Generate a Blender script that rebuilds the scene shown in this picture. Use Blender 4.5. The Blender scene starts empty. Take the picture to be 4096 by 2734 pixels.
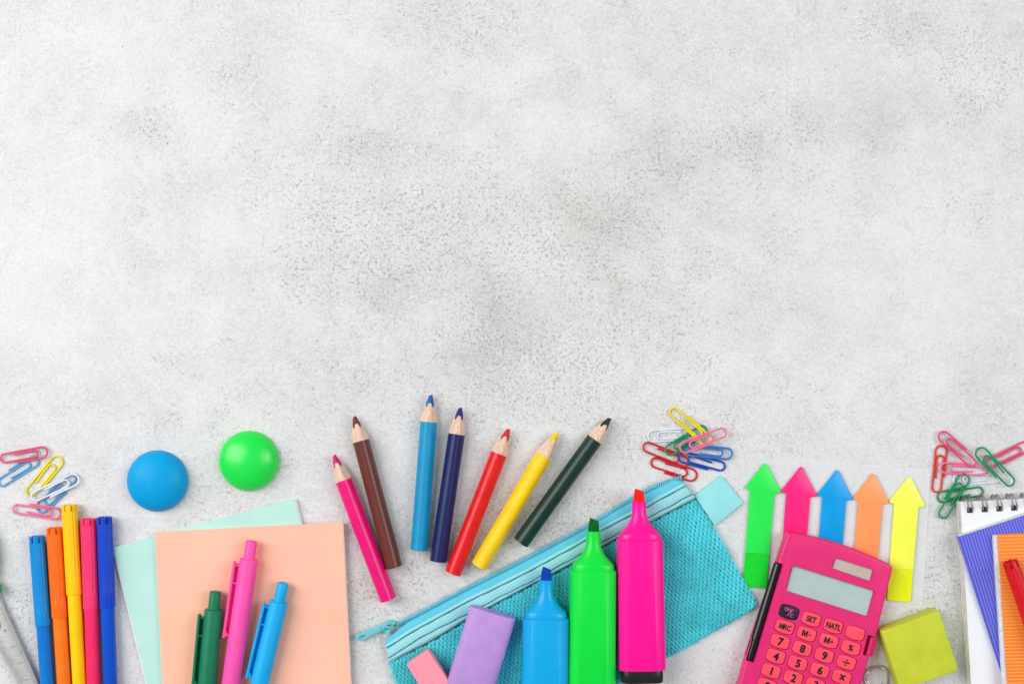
import bpy, bmesh, math, random
from mathutils import Vector, Matrix, noise
random.seed(7)
PI = math.pi
S = bpy.context.scene
C = S.collection

# ------------------------------------------------------------ camera, light, exposure
PXM = 0.000142          # metres of table per photograph pixel
CAMH = 0.80
cam_d = bpy.data.cameras.new('camera'); cam = bpy.data.objects.new('camera', cam_d); C.objects.link(cam)
cam.location = (0, 0, CAMH); cam.rotation_euler = (0, 0, 0)
cam_d.sensor_width = 36.0; cam_d.lens = 36.0 * CAMH / (4096 * PXM)
cam_d.clip_start = 0.01; cam_d.clip_end = 20
S.camera = cam
S.render.resolution_x = 1024; S.render.resolution_y = 683

W = bpy.data.worlds.new('World'); S.world = W; W.use_nodes = True
bg = W.node_tree.nodes['Background']; bg.inputs[0].default_value = (0.96, 0.98, 1.0, 1); bg.inputs[1].default_value = 0.34

def area(name, loc, target, sx, sy, power, col):
    d = bpy.data.lights.new(name, 'AREA'); d.shape = 'RECTANGLE'; d.size = sx; d.size_y = sy
    d.energy = power; d.color = col
    o = bpy.data.objects.new(name, d); C.objects.link(o)
    o.location = loc
    o.rotation_euler = (Vector(target) - Vector(loc)).to_track_quat('-Z', 'Y').to_euler()
    return o
area('softbox_key', (-1.25, 0.45, 1.25), (0, -0.02, 0), 1.1, 1.6, 31.5, (1.0, 0.985, 0.96))
area('softbox_fill', (1.25, 0.22, 1.30), (0.05, -0.05, 0), 0.75, 1.1, 14.0, (0.96, 0.98, 1.0))

vs = S.view_settings
vs.view_transform = 'Standard'; vs.look = 'None'; vs.exposure = 0.0; vs.gamma = 1.0
vs.use_curve_mapping = False

# ------------------------------------------------------------ helpers
def P(px, py, h=0.0):
    """table position of a point at height h (metres) measured at photo pixel px,py"""
    k = (CAMH - h) / CAMH * PXM
    return Vector(((px - 2048) * k, -(py - 1367) * k, h))

def lin(c):
    def f(v):
        v /= 255.0
        return v / 12.92 if v <= 0.04045 else ((v + 0.055) / 1.055) ** 2.4
    return (f(c[0]), f(c[1]), f(c[2]), 1.0)

class NT:
    """tiny node helper"""
    def __init__(s, m): s.t = m.node_tree; s.n = s.t.nodes; s.l = s.t.links
    def node(s, typ, **kw):
        n = s.n.new(typ)
        for k, v in kw.items(): setattr(n, k, v)
        return n
    def link(s, a, b): s.l.new(a, b)
    def val(s, sock, v):
        if hasattr(v, 'is_linked') or isinstance(v, bpy.types.NodeSocket): s.l.new(v, sock)
        else: sock.default_value = v
    def math(s, op, a, b=0.0, c=None, clamp=False):
        n = s.n.new('ShaderNodeMath'); n.operation = op; n.use_clamp = clamp
        s.val(n.inputs[0], a); s.val(n.inputs[1], b)
        if c is not None: s.val(n.inputs[2], c)
        return n.outputs[0]
    def mix(s, fac, a, b, typ='RGBA', blend='MIX'):
        n = s.n.new('ShaderNodeMix'); n.data_type = typ
        if typ == 'RGBA':
            n.blend_type = blend; s.val(n.inputs[0], fac); s.val(n.inputs[6], a); s.val(n.inputs[7], b); return n.outputs[2]
        s.val(n.inputs[0], fac); s.val(n.inputs[2], a); s.val(n.inputs[3], b); return n.outputs[0]
    def noise(s, vec, scale, detail=2.0, rough=0.5, dist=0.0):
        n = s.n.new('ShaderNodeTexNoise'); n.noise_dimensions = '3D'
        s.link(vec, n.inputs['Vector']); n.inputs['Scale'].default_value = scale
        n.inputs['Detail'].default_value = detail; n.inputs['Roughness'].default_value = rough
        n.inputs['Distortion'].default_value = dist
        return n.outputs['Fac']
    def ramp(s, v, a, b, lo=0.0, hi=1.0):
        n = s.n.new('ShaderNodeMapRange'); n.interpolation_type = 'SMOOTHSTEP'
        s.val(n.inputs[0], v); s.val(n.inputs[1], a); s.val(n.inputs[2], b); s.val(n.inputs[3], lo); s.val(n.inputs[4], hi)
        return n.outputs[0]

MATS = {}
def mat(name, rgb, rough=0.4, spec=0.5, metal=0.0, bump=0.0, bscale=2500.0, var=0.03, vscale=120.0, coat=0.0, sss=0.0, alpha=1.0):
    if name in MATS: return MATS[name]
    m = bpy.data.materials.new(name); m.use_nodes = True
    t = NT(m); b = t.n['Principled BSDF']
    geo = t.node('ShaderNodeNewGeometry'); pos = geo.outputs['Position']
    c = lin(rgb)
    nz = t.noise(pos, vscale, 4, 0.6)
    dark = tuple(v * (1 - var * 2.2) for v in c[:3]) + (1,)
    lite = tuple(min(1, v * (1 + var) + var * 0.06) for v in c[:3]) + (1,)
    col = t.mix(t.ramp(nz, 0.3, 0.7), dark, lite)
    t.link(col, b.inputs['Base Color'])
    nr = t.noise(pos, 90, 3, 0.6)
    t.link(t.ramp(nr, 0.3, 0.7, max(0.02, rough - 0.012), min(1, rough + 0.015)), b.inputs['Roughness'])
    b.inputs['Specular IOR Level'].default_value = spec * 0.72
    b.inputs['Metallic'].default_value = metal
    b.inputs['Coat Weight'].default_value = coat
    b.inputs['Coat Roughness'].default_value = 0.12
    b.inputs['Alpha'].default_value = alpha
    if sss > 0:
        b.inputs['Subsurface Weight'].default_value = sss
        b.inputs['Subsurface Radius'].default_value = (1, 1, 1)
        b.inputs['Subsurface Scale'].default_value = 0.0015
    if bump > 0:
        bn = t.node('ShaderNodeBump'); bn.inputs['Strength'].default_value = bump
        bn.inputs['Distance'].default_value = 0.0002
        t.link(t.noise(pos, bscale, 3, 0.6), bn.inputs['Height']); t.link(bn.outputs[0], b.inputs['Normal'])
    MATS[name] = m
    return m

ORG = {}
def tag(o, label=None, cat=None, group=None, kind=None):
    if label: o['label'] = label
    if cat: o['category'] = cat
    if group: o['group'] = group
    if kind: o['kind'] = kind
    return o
def thing(name, label, cat, loc, group=None):
    o = bpy.data.objects.new(name, None); C.objects.link(o); o.location = loc
    o.empty_display_size = 0.01; ORG[o.name] = Vector(loc)
    return tag(o, label, cat, group)

class MB:
    def __init__(s): s.v = []; s.f = []
    def add(s, vs_, fs_):
        b = len(s.v); s.v += [Vector(q) for q in vs_]; s.f += [[b + i for i in q] for q in fs_]
    def rings(s, rings, close=True, cap0=True, cap1=True):
        n = len(rings[0]); b = len(s.v)
        for r in rings: s.v += [Vector(q) for q in r]
        for i in range(len(rings) - 1):
            for j in range(n if close else n - 1):
                k = (j + 1) % n
                s.f.append([b + i * n + j, b + i * n + k, b + (i + 1) * n + k, b + (i + 1) * n + j])
        if cap0: s.f.append([b + j for j in range(n)][::-1])
        if cap1: s.f.append([b + (len(rings) - 1) * n + j for j in range(n)])
    def tube(s, pts, r, n=8, closed=False, flat=1.0):
        pts = [Vector(p) for p in pts]; out = []
        N = len(pts); up0 = Vector((0, 0, 1))
        for i, p in enumerate(pts):
            if closed: d = pts[(i + 1) % N] - pts[i - 1]
            else: d = pts[min(i + 1, N - 1)] - pts[max(i - 1, 0)]
            d.normalize()
            side = d.cross(up0)
            if side.length < 1e-3: side = Vector((1, 0, 0))
            side.normalize(); up = side.cross(d).normalized()
            rr = r[i] if isinstance(r, (list, tuple)) else r
            out.append([p + side * math.cos(a) * rr + up * math.sin(a) * rr * flat for a in [2 * PI * k / n for k in range(n)]])
        if closed: out.append(out[0]); s.rings(out, cap0=False, cap1=False)
        else: s.rings(out)
    def box(s, o, ax, ay, az):
        o, ax, ay, az = map(Vector, (o, ax, ay, az))
        vs_ = [o + ax * i + ay * j + az * k for k in (0, 1) for j in (0, 1) for i in (0, 1)]
        s.add(vs_, [(0, 2, 3, 1), (4, 5, 7, 6), (0, 1, 5, 4), (2, 6, 7, 3), (0, 4, 6, 2), (1, 3, 7, 5)])
    def bm(s):
        bm = bmesh.new(); vv = [bm.verts.new(q) for q in s.v]
        for f in s.f:
            try: bm.faces.new([vv[i] for i in f])
            except ValueError: pass
        return bm

def build(name, src, m, parent=None, smooth=40, loc=None):
    bm = src.bm() if isinstance(src, MB) else src
    bmesh.ops.remove_doubles(bm, verts=bm.verts, dist=1e-7)
    bmesh.ops.recalc_face_normals(bm, faces=bm.faces)
    if parent is not None: org = ORG[parent.name]
    elif loc is not None: org = Vector(loc)
    else: org = Vector((0, 0, 0))
    for v in bm.verts: v.co -= org
    me = bpy.data.meshes.new(name); bm.to_mesh(me); bm.free()
    if m: me.materials.append(m)
    if smooth:
        me.shade_smooth(); me.set_sharp_from_angle(angle=math.radians(smooth))
    o = bpy.data.objects.new(name, me); C.objects.link(o)
    ORG[o.name] = org
    if parent is not None: o.parent = parent
    else: o.location = org
    return o

def round_poly(pts, r, n=5):
    out = []; N = len(pts)
    rr = r if isinstance(r, (list, tuple)) else [r] * N
    for i in range(N):
        p = Vector(pts[i][:2]); a = Vector(pts[i - 1][:2]); b = Vector(pts[(i + 1) % N][:2])
        da = (a - p); db = (b - p); la, lb = da.length, db.length; da.normalize(); db.normalize()
        q = min(rr[i], la * 0.49, lb * 0.49)
        if q <= 0: out.append(p.copy()); continue
        A = p + da * q; B = p + db * q
        for k in range(n + 1):
            t = k / n
            out.append((1 - t) ** 2 * A + 2 * t * (1 - t) * p + t * t * B)
    return out

def prism(pts, z0, z1, bev=0.0, seg=2, both=False, holes=()):
    """extruded outline with rounded upper (and lower) edges"""
    bm = bmesh.new()
    if holes:
        es = []
        for loop in [pts] + list(holes):
            vv = [bm.verts.new((q[0], q[1], z1)) for q in loop]
            es += [bm.edges.new((vv[i], vv[(i + 1) % len(vv)])) for i in range(len(vv))]
        bmesh.ops.triangle_fill(bm, use_beauty=True, use_dissolve=False, edges=es)
        faces = bm.faces[:]
    else:
        faces = [bm.faces.new([bm.verts.new((q[0], q[1], z1)) for q in pts])]
    bmesh.ops.recalc_face_normals(bm, faces=bm.faces)
    r = bmesh.ops.extrude_face_region(bm, geom=faces)
    nv = [g for g in r['geom'] if isinstance(g, bmesh.types.BMVert)]
    for v in nv: v.co.z = z0
    bmesh.ops.recalc_face_normals(bm, faces=bm.faces)
    if bev > 0:
        es = []
        for e in bm.edges:
            za, zb = e.verts[0].co.z, e.verts[1].co.z
            if abs(za - zb) < 1e-9 and len(e.link_faces) == 2:
                n0, n1 = e.link_faces[0].normal, e.link_faces[1].normal
                if abs(n0.dot(n1)) < 0.5 and (both or za > (z0 + z1) / 2): es.append(e)
        bmesh.ops.bevel(bm, geom=es, offset=bev, segments=seg, profile=0.5, affect='EDGES', clamp_overlap=True)
    return bm

def ppoly(pts, h): return [P(x, y, h) for x, y in pts]

def axis_frame(a, b):
    a, b = Vector(a), Vector(b); d = (b - a); L = d.length; d.normalize()
    side = Vector((d.y, -d.x, 0)).normalized()         # to the right of the direction of travel
    up = side.cross(d)
    if up.z < 0: up = -up
    return a, d, side, up, L
def ring(o, d, side, up, t, sec): return [o + d * t + side * y + up * z for y, z in sec]
def circ(r, n=32): return [(r * math.cos(2 * PI * k / n), r * math.sin(2 * PI * k / n)) for k in range(n)]
def superell(a, b, e, n=48, ph=0):
    out = []
    for k in range(n):
        t = 2 * PI * k / n + ph; c, s = math.cos(t), math.sin(t)
        out.append((a * math.copysign(abs(c) ** (2 / e), c), b * math.copysign(abs(s) ** (2 / e), s)))
    return out
def interp(tab, x):
    if x <= tab[0][0]: return tab[0][1]
    for (x0, y0), (x1, y1) in zip(tab, tab[1:]):
        if x <= x1: return y0 + (y1 - y0) * (x - x0) / (x1 - x0)
    return tab[-1][1]

def text_bm(s, size, place, xs=0.85, bold=0.0, thick=0.00004):
    """flat lettering; place maps local (x right, y up, centred) to a world point"""
    cu = bpy.data.curves.new('lettering', 'FONT'); cu.body = s; cu.size = 1.0
    cu.align_x = 'CENTER'; cu.align_y = 'CENTER'; cu.offset = min(bold, 0.012); cu.resolution_u = 5
    o = bpy.data.objects.new('lettering', cu); C.objects.link(o)
    bpy.context.view_layer.update()
    dg = bpy.context.evaluated_depsgraph_get()
    me = bpy.data.meshes.new_from_object(o.evaluated_get(dg))
    bm = bmesh.new(); bm.from_mesh(me)
    C.objects.unlink(o); bpy.data.objects.remove(o); bpy.data.curves.remove(cu); bpy.data.meshes.remove(me)
    if bm.verts:
        x0 = min(v.co.x for v in bm.verts); x1 = max(v.co.x for v in bm.verts)
        y0 = min(v.co.y for v in bm.verts); y1 = max(v.co.y for v in bm.verts)
        for v in bm.verts:
            v.co = Vector(((v.co.x - (x0 + x1) / 2) * size * xs, (v.co.y - (y0 + y1) / 2) * size, 0))
        if bold > 0.012:                        # heavier strokes: the ink struck several times side by side
            e = (bold - 0.012) * size; src = bm.copy(); me2 = bpy.data.meshes.new('t')
            for i, (dx, dy) in enumerate(((e, 0), (-e, 0), (0, e), (0, -e), (e * .7, e * .7), (-e * .7, -e * .7), (e * .7, -e * .7), (-e * .7, e * .7))):
                cp = src.copy()
                for v in cp.verts: v.co += Vector((dx, dy, 0.000006 * (i + 1)))
                cp.to_mesh(me2); cp.free(); bm.from_mesh(me2)
            src.free(); bpy.data.meshes.remove(me2)
        for v in bm.verts: z = v.co.z; v.co = place(v.co.x, v.co.y); v.co.z += z
    return bm

def boolean(o, cutters):
    for i, c in enumerate(cutters):
        md = o.modifiers.new('cut%d' % i, 'BOOLEAN'); md.object = c; md.operation = 'DIFFERENCE'; md.solver = 'EXACT'
    bpy.context.view_layer.update()
    dg = bpy.context.evaluated_depsgraph_get()
    me = bpy.data.meshes.new_from_object(o.evaluated_get(dg))
    o.modifiers.clear(); old = o.data; o.data = me; me.name = old.name; bpy.data.meshes.remove(old)
    for c in cutters:
        d = c.data; bpy.data.objects.remove(c); bpy.data.meshes.remove(d)
    me.shade_smooth(); me.set_sharp_from_angle(angle=math.radians(35))

# ------------------------------------------------------------ tabletop
def tabletop():
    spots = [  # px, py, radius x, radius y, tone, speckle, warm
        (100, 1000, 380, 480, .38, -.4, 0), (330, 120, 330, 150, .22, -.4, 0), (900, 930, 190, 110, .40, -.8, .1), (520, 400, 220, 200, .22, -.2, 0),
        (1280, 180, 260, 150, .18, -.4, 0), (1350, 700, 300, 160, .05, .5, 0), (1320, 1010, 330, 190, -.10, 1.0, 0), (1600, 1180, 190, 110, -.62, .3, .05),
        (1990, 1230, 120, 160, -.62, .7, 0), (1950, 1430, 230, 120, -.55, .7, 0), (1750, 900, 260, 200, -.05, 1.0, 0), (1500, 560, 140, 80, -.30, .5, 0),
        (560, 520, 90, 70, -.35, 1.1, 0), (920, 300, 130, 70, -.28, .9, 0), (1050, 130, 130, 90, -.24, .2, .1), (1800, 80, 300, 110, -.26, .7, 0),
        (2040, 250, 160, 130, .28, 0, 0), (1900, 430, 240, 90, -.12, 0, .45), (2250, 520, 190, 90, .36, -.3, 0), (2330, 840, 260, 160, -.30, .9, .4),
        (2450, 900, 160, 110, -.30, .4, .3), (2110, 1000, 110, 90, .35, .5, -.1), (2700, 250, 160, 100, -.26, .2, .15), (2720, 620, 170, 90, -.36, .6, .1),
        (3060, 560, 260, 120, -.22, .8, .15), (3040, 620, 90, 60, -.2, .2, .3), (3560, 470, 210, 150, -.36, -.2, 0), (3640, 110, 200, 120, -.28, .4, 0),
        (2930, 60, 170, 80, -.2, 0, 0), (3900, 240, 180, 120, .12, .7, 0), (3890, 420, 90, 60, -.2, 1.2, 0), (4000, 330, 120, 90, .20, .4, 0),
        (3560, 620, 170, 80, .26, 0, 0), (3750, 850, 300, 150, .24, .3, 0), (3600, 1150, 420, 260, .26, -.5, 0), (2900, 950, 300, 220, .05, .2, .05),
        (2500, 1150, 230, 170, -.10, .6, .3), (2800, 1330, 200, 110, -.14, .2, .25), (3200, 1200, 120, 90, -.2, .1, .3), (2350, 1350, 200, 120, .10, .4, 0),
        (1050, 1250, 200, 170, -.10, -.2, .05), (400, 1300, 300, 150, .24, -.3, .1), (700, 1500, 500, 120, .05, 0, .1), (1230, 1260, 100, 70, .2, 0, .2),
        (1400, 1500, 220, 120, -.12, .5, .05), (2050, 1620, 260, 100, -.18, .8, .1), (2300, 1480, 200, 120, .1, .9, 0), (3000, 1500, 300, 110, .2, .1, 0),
        (3500, 1520, 300, 110, .15, .1, .1), (3950, 1500, 180, 130, -.22, .2, .05), (1900, 2150, 260, 170, -.35, .9, .35), (2250, 2080, 180, 130, -.28, 1.1, .45),  # blotch among the pencils: brown speckle plus shading painted into the tone
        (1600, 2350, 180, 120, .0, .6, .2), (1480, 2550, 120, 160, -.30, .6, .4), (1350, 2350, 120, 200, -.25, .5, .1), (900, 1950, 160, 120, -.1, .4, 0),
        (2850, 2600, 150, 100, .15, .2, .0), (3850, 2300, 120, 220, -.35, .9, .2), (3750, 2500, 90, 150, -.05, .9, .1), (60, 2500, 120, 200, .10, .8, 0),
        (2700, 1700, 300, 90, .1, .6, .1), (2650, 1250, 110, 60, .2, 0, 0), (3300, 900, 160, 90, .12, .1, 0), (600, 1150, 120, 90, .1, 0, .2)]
    xs = [-2.0, -1.0, -0.6] + [-0.42 + 0.84 * i / 168 for i in range(169)] + [0.6, 1.0, 2.0]
    ys = [-2.0, -1.0, -0.6] + [-0.32 + 0.60 * i / 120 for i in range(121)] + [0.5, 1.0, 2.0]
    bm = bmesh.new(); cl = bm.verts.layers.float_color.new('stain_shade')
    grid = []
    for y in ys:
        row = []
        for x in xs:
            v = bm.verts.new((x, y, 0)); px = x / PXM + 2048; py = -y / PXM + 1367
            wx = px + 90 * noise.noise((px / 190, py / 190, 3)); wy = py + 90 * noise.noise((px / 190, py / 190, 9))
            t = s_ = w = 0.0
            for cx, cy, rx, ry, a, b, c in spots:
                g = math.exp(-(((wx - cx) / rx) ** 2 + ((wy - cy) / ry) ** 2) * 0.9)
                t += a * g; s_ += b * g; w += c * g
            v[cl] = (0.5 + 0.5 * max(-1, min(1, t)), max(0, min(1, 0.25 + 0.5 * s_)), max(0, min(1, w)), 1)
            row.append(v)
        grid.append(row)
    for j in range(len(ys) - 1):
        for i in range(len(xs) - 1):
            bm.faces.new((grid[j][i], grid[j][i + 1], grid[j + 1][i + 1], grid[j + 1][i]))
    m = bpy.data.materials.new('mottled_plaster'); m.use_nodes = True
    t = NT(m); b = t.n['Principled BSDF']
    geo = t.node('ShaderNodeNewGeometry'); pos = geo.outputs['Position']
    at = t.node('ShaderNodeAttribute'); at.attribute_name = 'stain_shade'
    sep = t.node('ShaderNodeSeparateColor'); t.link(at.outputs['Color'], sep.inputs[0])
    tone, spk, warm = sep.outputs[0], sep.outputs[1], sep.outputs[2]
    big = t.noise(pos, 14, 6, 0.62, 0.4)
    mid = t.ramp(t.noise(pos, 52, 8, 0.72, 0.9), 0.30, 0.70)
    fin = t.noise(pos, 430, 5, 0.62, 0.6)
    grn = t.noise(pos, 1500, 4, 0.7)
    # clouding of the plaster, plus the painted shading held in tone
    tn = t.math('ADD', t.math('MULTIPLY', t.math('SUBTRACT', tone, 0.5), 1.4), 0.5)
    tn = t.math('ADD', tn, t.math('MULTIPLY', t.math('SUBTRACT', big, 0.5), 0.9))
    tn = t.math('ADD', tn, t.math('MULTIPLY', t.math('SUBTRACT', mid, 0.5), 0.30))
    tn = t.math('ADD', tn, t.math('MULTIPLY', t.math('SUBTRACT', fin, 0.5), 1.5))
    tn = t.math('ADD', tn, t.math('MULTIPLY', t.math('SUBTRACT', grn, 0.5), 3.2))
    tn = t.ramp(tn, -0.62, 1.12)
    base = t.mix(tn, (0.545, 0.545, 0.54, 1), (0.845, 0.85, 0.865, 1))
    # warm washes
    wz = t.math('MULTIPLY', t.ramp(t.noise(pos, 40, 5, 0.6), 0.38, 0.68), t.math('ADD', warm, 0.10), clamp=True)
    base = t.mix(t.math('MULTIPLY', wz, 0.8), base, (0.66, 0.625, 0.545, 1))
    # worm-like pits: thin bands of a distorted noise, clustered
    band = t.math('ABSOLUTE', t.math('SUBTRACT', t.noise(pos, 400, 4, 0.62, 1.6), 0.5))
    pit = t.ramp(band, 0.010, 0.040, 1.0, 0.0)
    gate = t.ramp(t.noise(pos, 520, 2, 0.5), 0.52, 0.62)
    dens = t.ramp(t.math('ADD', t.math('MULTIPLY', t.noise(pos, 58, 7, 0.75, 0.6), 1.25), t.math('MULTIPLY', spk, 0.50)), 0.66, 1.02)
    pit = t.math('MULTIPLY', t.math('MULTIPLY', pit, gate), dens)
    dots = t.ramp(t.noise(pos, 760, 4, 0.65, 0.9), 0.57, 0.70)
    dots = t.math('MULTIPLY', dots, dens)
    dk = t.math('MAXIMUM', t.math('MULTIPLY', pit, 0.80), t.math('MULTIPLY', dots, 0.72))
    # rare sharp dark specks
    sp2 = t.math('MULTIPLY', t.ramp(t.noise(pos, 820, 2, 0.6, 0.5), 0.69, 0.73), t.ramp(t.noise(pos, 34, 4, 0.6), 0.46, 0.56))
    dk = t.math('MAXIMUM', dk, t.math('MULTIPLY', sp2, 0.85))
    base = t.mix(dk, base, (0.33, 0.325, 0.31, 1))
    # white crust flecks
    cr = t.math('MULTIPLY', t.ramp(t.noise(pos, 520, 5, 0.75, 1.4), 0.50, 0.64), t.ramp(t.noise(pos, 36, 7, 0.75, 0.8), 0.50, 0.66))
    base = t.mix(t.math('MULTIPLY', cr, 0.9), base, (0.89, 0.895, 0.905, 1))
    # rare rust flecks
    ru = t.math('MULTIPLY', t.ramp(t.noise(pos, 360, 3, 0.6, 0.5), 0.70, 0.75), 0.55)
    base = t.mix(ru, base, (0.50, 0.36, 0.24, 1))
    t.link(base, b.inputs['Base Color'])
    b.inputs['Roughness'].default_value = 0.85; b.inputs['Specular IOR Level'].default_value = 0.25
    hgt = t.math('ADD', t.math('MULTIPLY', fin, 0.6), t.math('MULTIPLY', grn, 0.75))
    hgt = t.math('SUBTRACT', hgt, t.math('MULTIPLY', dk, 0.35))
    bn = t.node('ShaderNodeBump'); bn.inputs['Strength'].default_value = 0.7; bn.inputs['Distance'].default_value = 0.0011
    t.link(hgt, bn.inputs['Height']); t.link(bn.outputs[0], b.inputs['Normal'])
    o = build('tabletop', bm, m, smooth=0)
    o['kind'] = 'structure'
    return o
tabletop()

# ------------------------------------------------------------ paper clips
CLIPCOL = {'pink': (222, 82, 122), 'rose': (238, 118, 160), 'light_blue': (92, 158, 212), 'mid_blue': (52, 122, 200), 'dark_blue': (14, 66, 176),
           'yellow': (238, 218, 0), 'white': (222, 228, 240), 'green': (8, 142, 84), 'red': (205, 32, 38), 'orange_red': (216, 62, 52)}
def clip(A, B, s, z0, z1, col, label, group, w=0.13):
    r = 0.00057
    a = P(A[0], A[1], 0.001); b = P(B[0], B[1], 0.001); a.z = b.z = 0
    u = (b - a); L = u.length; u.normalize(); n = Vector((-u.y, u.x, 0)) * s
    h = w * L - r; g = 2.1 * r; pts = []
    wob = random.uniform(-0.03, 0.05)
    def arc(cx, cy, rad, a0, a1, k=12):
        for i in range(k + 1):
            t = a0 + (a1 - a0) * i / k; pts.append((cx + rad * math.cos(t), cy + rad * math.sin(t)))
    pts.append((0.34 * L, h + 0.1 * r)); pts.append((0.42 * L, h))
    arc(L - r - h, 0, h, PI / 2, -PI / 2)
    h0 = (2 * h - g) / 2
    arc(r + h0, -h + h0, h0, -PI / 2, -3 * PI / 2)
    hi = (2 * h - 2 * g) / 2
    arc(0.78 * L - hi, 0, hi, PI / 2, -PI / 2)
    pts.append((0.55 * L, -hi + wob * h)); pts.append((0.30 * L, -hi + (0.14 + 2 * wob) * h))
    # densify straight runs so that the tilt stays smooth
    w3 = []
    for x, y in pts:
        f = x / L
        w3.append(a + u * x + n * y + Vector((0, 0, z0 + (z1 - z0) * f)))
    mb = MB(); mb.tube(w3, r, 10)
    m = mat('vinyl_' + col, CLIPCOL[col], 0.38, 0.45, var=0.04, bump=0.15, bscale=1800)
    o = build('paper_clip', mb, m, smooth=60, loc=(a + b) / 2)
    tag(o, label, 'paper clip', group)
G1, G2, G3 = 'paper clips beside the felt-tip pens', 'paper clips above the pencil case', 'paper clips above the spiral notepad'
mm = 0.001
clip((1, 1839), (195, 1803), -1, 1.5 * mm, 1.9 * mm, 'pink', 'dark pink paper clip at the top left, lying across a light blue one', G1)
clip((-11, 1933), (155, 1831), 1, .6 * mm, .6 * mm, 'light_blue', 'light blue paper clip under the dark pink one, cut by the left picture edge', G1)
clip((112, 1983), (244, 1825), -1, .6 * mm, .6 * mm, 'yellow', 'yellow paper clip between the light blue and the white one by the felt-tip pens', G1, .135)
clip((130, 1995), (318, 1906), -1, 2.8 * mm, 1.8 * mm, 'white', 'white paper clip lying on a light blue one above the felt-tip pens', G1)
clip((303, 1902), (149, 2043), 1, .6 * mm, .6 * mm, 'light_blue', 'light blue paper clip underneath the white one above the felt-tip pens', G1)
clip((51, 2026), (247, 2055), 1, 1.6 * mm, 1.7 * mm, 'rose', 'pink paper clip touching the cap of the yellow felt-tip pen', G1)
clip((2683, 1631), (2837, 1771), 1, .7 * mm, 3.6 * mm, 'yellow', 'yellow paper clip at the top of the pile above the pencil case', G2, .125)
clip((2782, 1733), (2588, 1745), 1, .6 * mm, .6 * mm, 'white', 'white paper clip lying flat under the green one, left of the yellow', G2, .14)
clip((2827, 1711), (2660, 1810), 1, 1.8 * mm, 2.6 * mm, 'green', 'green paper clip in the pile above the pencil case, across white and red', G2)
clip((2905, 1725), (2714, 1794), 1, 4.6 * mm, 4.4 * mm, 'rose', 'pink paper clip on top of the green and yellow ones above the pencil case', G2)
clip((2569, 1783), (2752, 1854), -1, 1.7 * mm, 1.7 * mm, 'red', 'upper of the two red paper clips above the pencil case', G2, .14)
clip((2601, 1846), (2790, 1907), -1, .6 * mm, .6 * mm, 'red', 'lower red paper clip, partly under the corner of the pencil case zip', G2, .14)
clip((2740, 1796), (2931, 1815), 1, 3.6 * mm, 1.8 * mm, 'mid_blue', 'lighter blue paper clip over the dark blue one, right side of its pile', G2, .135)
clip((2902, 1873), (2711, 1820), 1, .6 * mm, 2.7 * mm, 'dark_blue', 'dark blue paper clip under the lighter blue one, above the ribbon loop', G2, .13)
clip((3900, 1857), (3754, 1729), -1, 2.8 * mm, 2.0 * mm, 'pink', 'dark pink paper clip pointing down right, over the orange-red and rose ones', G3)
clip((3750, 1971), (3768, 1778), -1, .6 * mm, .6 * mm, 'orange_red', 'orange-red upright paper clip right of the yellow arrow', G3, .135)
clip((3946, 1879), (3757, 1868), -1, 1.8 * mm, 1.8 * mm, 'rose', 'light pink paper clip lying level between the dark pink and the white one', G3)
clip((4005, 1905), (3811, 1918), -1, .6 * mm, .6 * mm, 'white', 'white paper clip under the light pink one above the spiral notepad', G3)
clip((4046, 1941), (3903, 1792), 1, 2.9 * mm, 2.9 * mm, 'green', 'green paper clip pointing down right, across two pink ones', G3, .135)
clip((3942, 1862), (4122, 1776), -1, 1.7 * mm, .8 * mm, 'pink', 'dark pink paper clip cut by the right picture edge, end under a green one', G3, .13)
clip((3757, 2068), (3867, 1894), 1, 1.8 * mm, 1.8 * mm, 'green', 'steep green paper clip lying over another green one by the notepad corner', G3, .13)
clip((3935, 1956), (3748, 1991), -1, .6 * mm, .6 * mm, 'green', 'low green paper clip under the steep green one, touching the notepad rings', G3, .135)

# ------------------------------------------------------------ domed magnets
def dome(px, py, rpx, hh, m, label):
    c = P(px, py, 0.001); c.z = 0; R = rpx * PXM; mb = MB(); rings = []
    prof = [(R * 0.985, 0.0), (R, 0.0004), (R, 0.0012), (R * 0.992, 0.0016)]
    for k in range(1, 25):
        t = k / 24 * PI / 2; prof.append((max(1e-5, R * 0.985 * math.cos(t)), 0.0016 + hh * math.sin(t)))
    for r, z in prof: rings.append([c + Vector((r * math.cos(2 * PI * j / 96), r * math.sin(2 * PI * j / 96), z)) for j in range(96)])
    mb.rings(rings)
    o = build('domed_magnet', mb, m, smooth=50, loc=c)
    tag(o, label, 'magnet', 'round domed magnets on the grey surface')
dome(630, 1922, 122, 0.0095, mat('rubber_blue', (0, 158, 218), 0.45, 0.22, var=0.03, bump=0.12, bscale=3000), 'smooth round blue dome, satin, above the mint notebook')
dome(996, 1842, 120, 0.0092, mat('plastic_green_dome', (0, 224, 70), 0.33, 0.9, var=0.02), 'smooth round bright green dome with glossy highlights')

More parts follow.
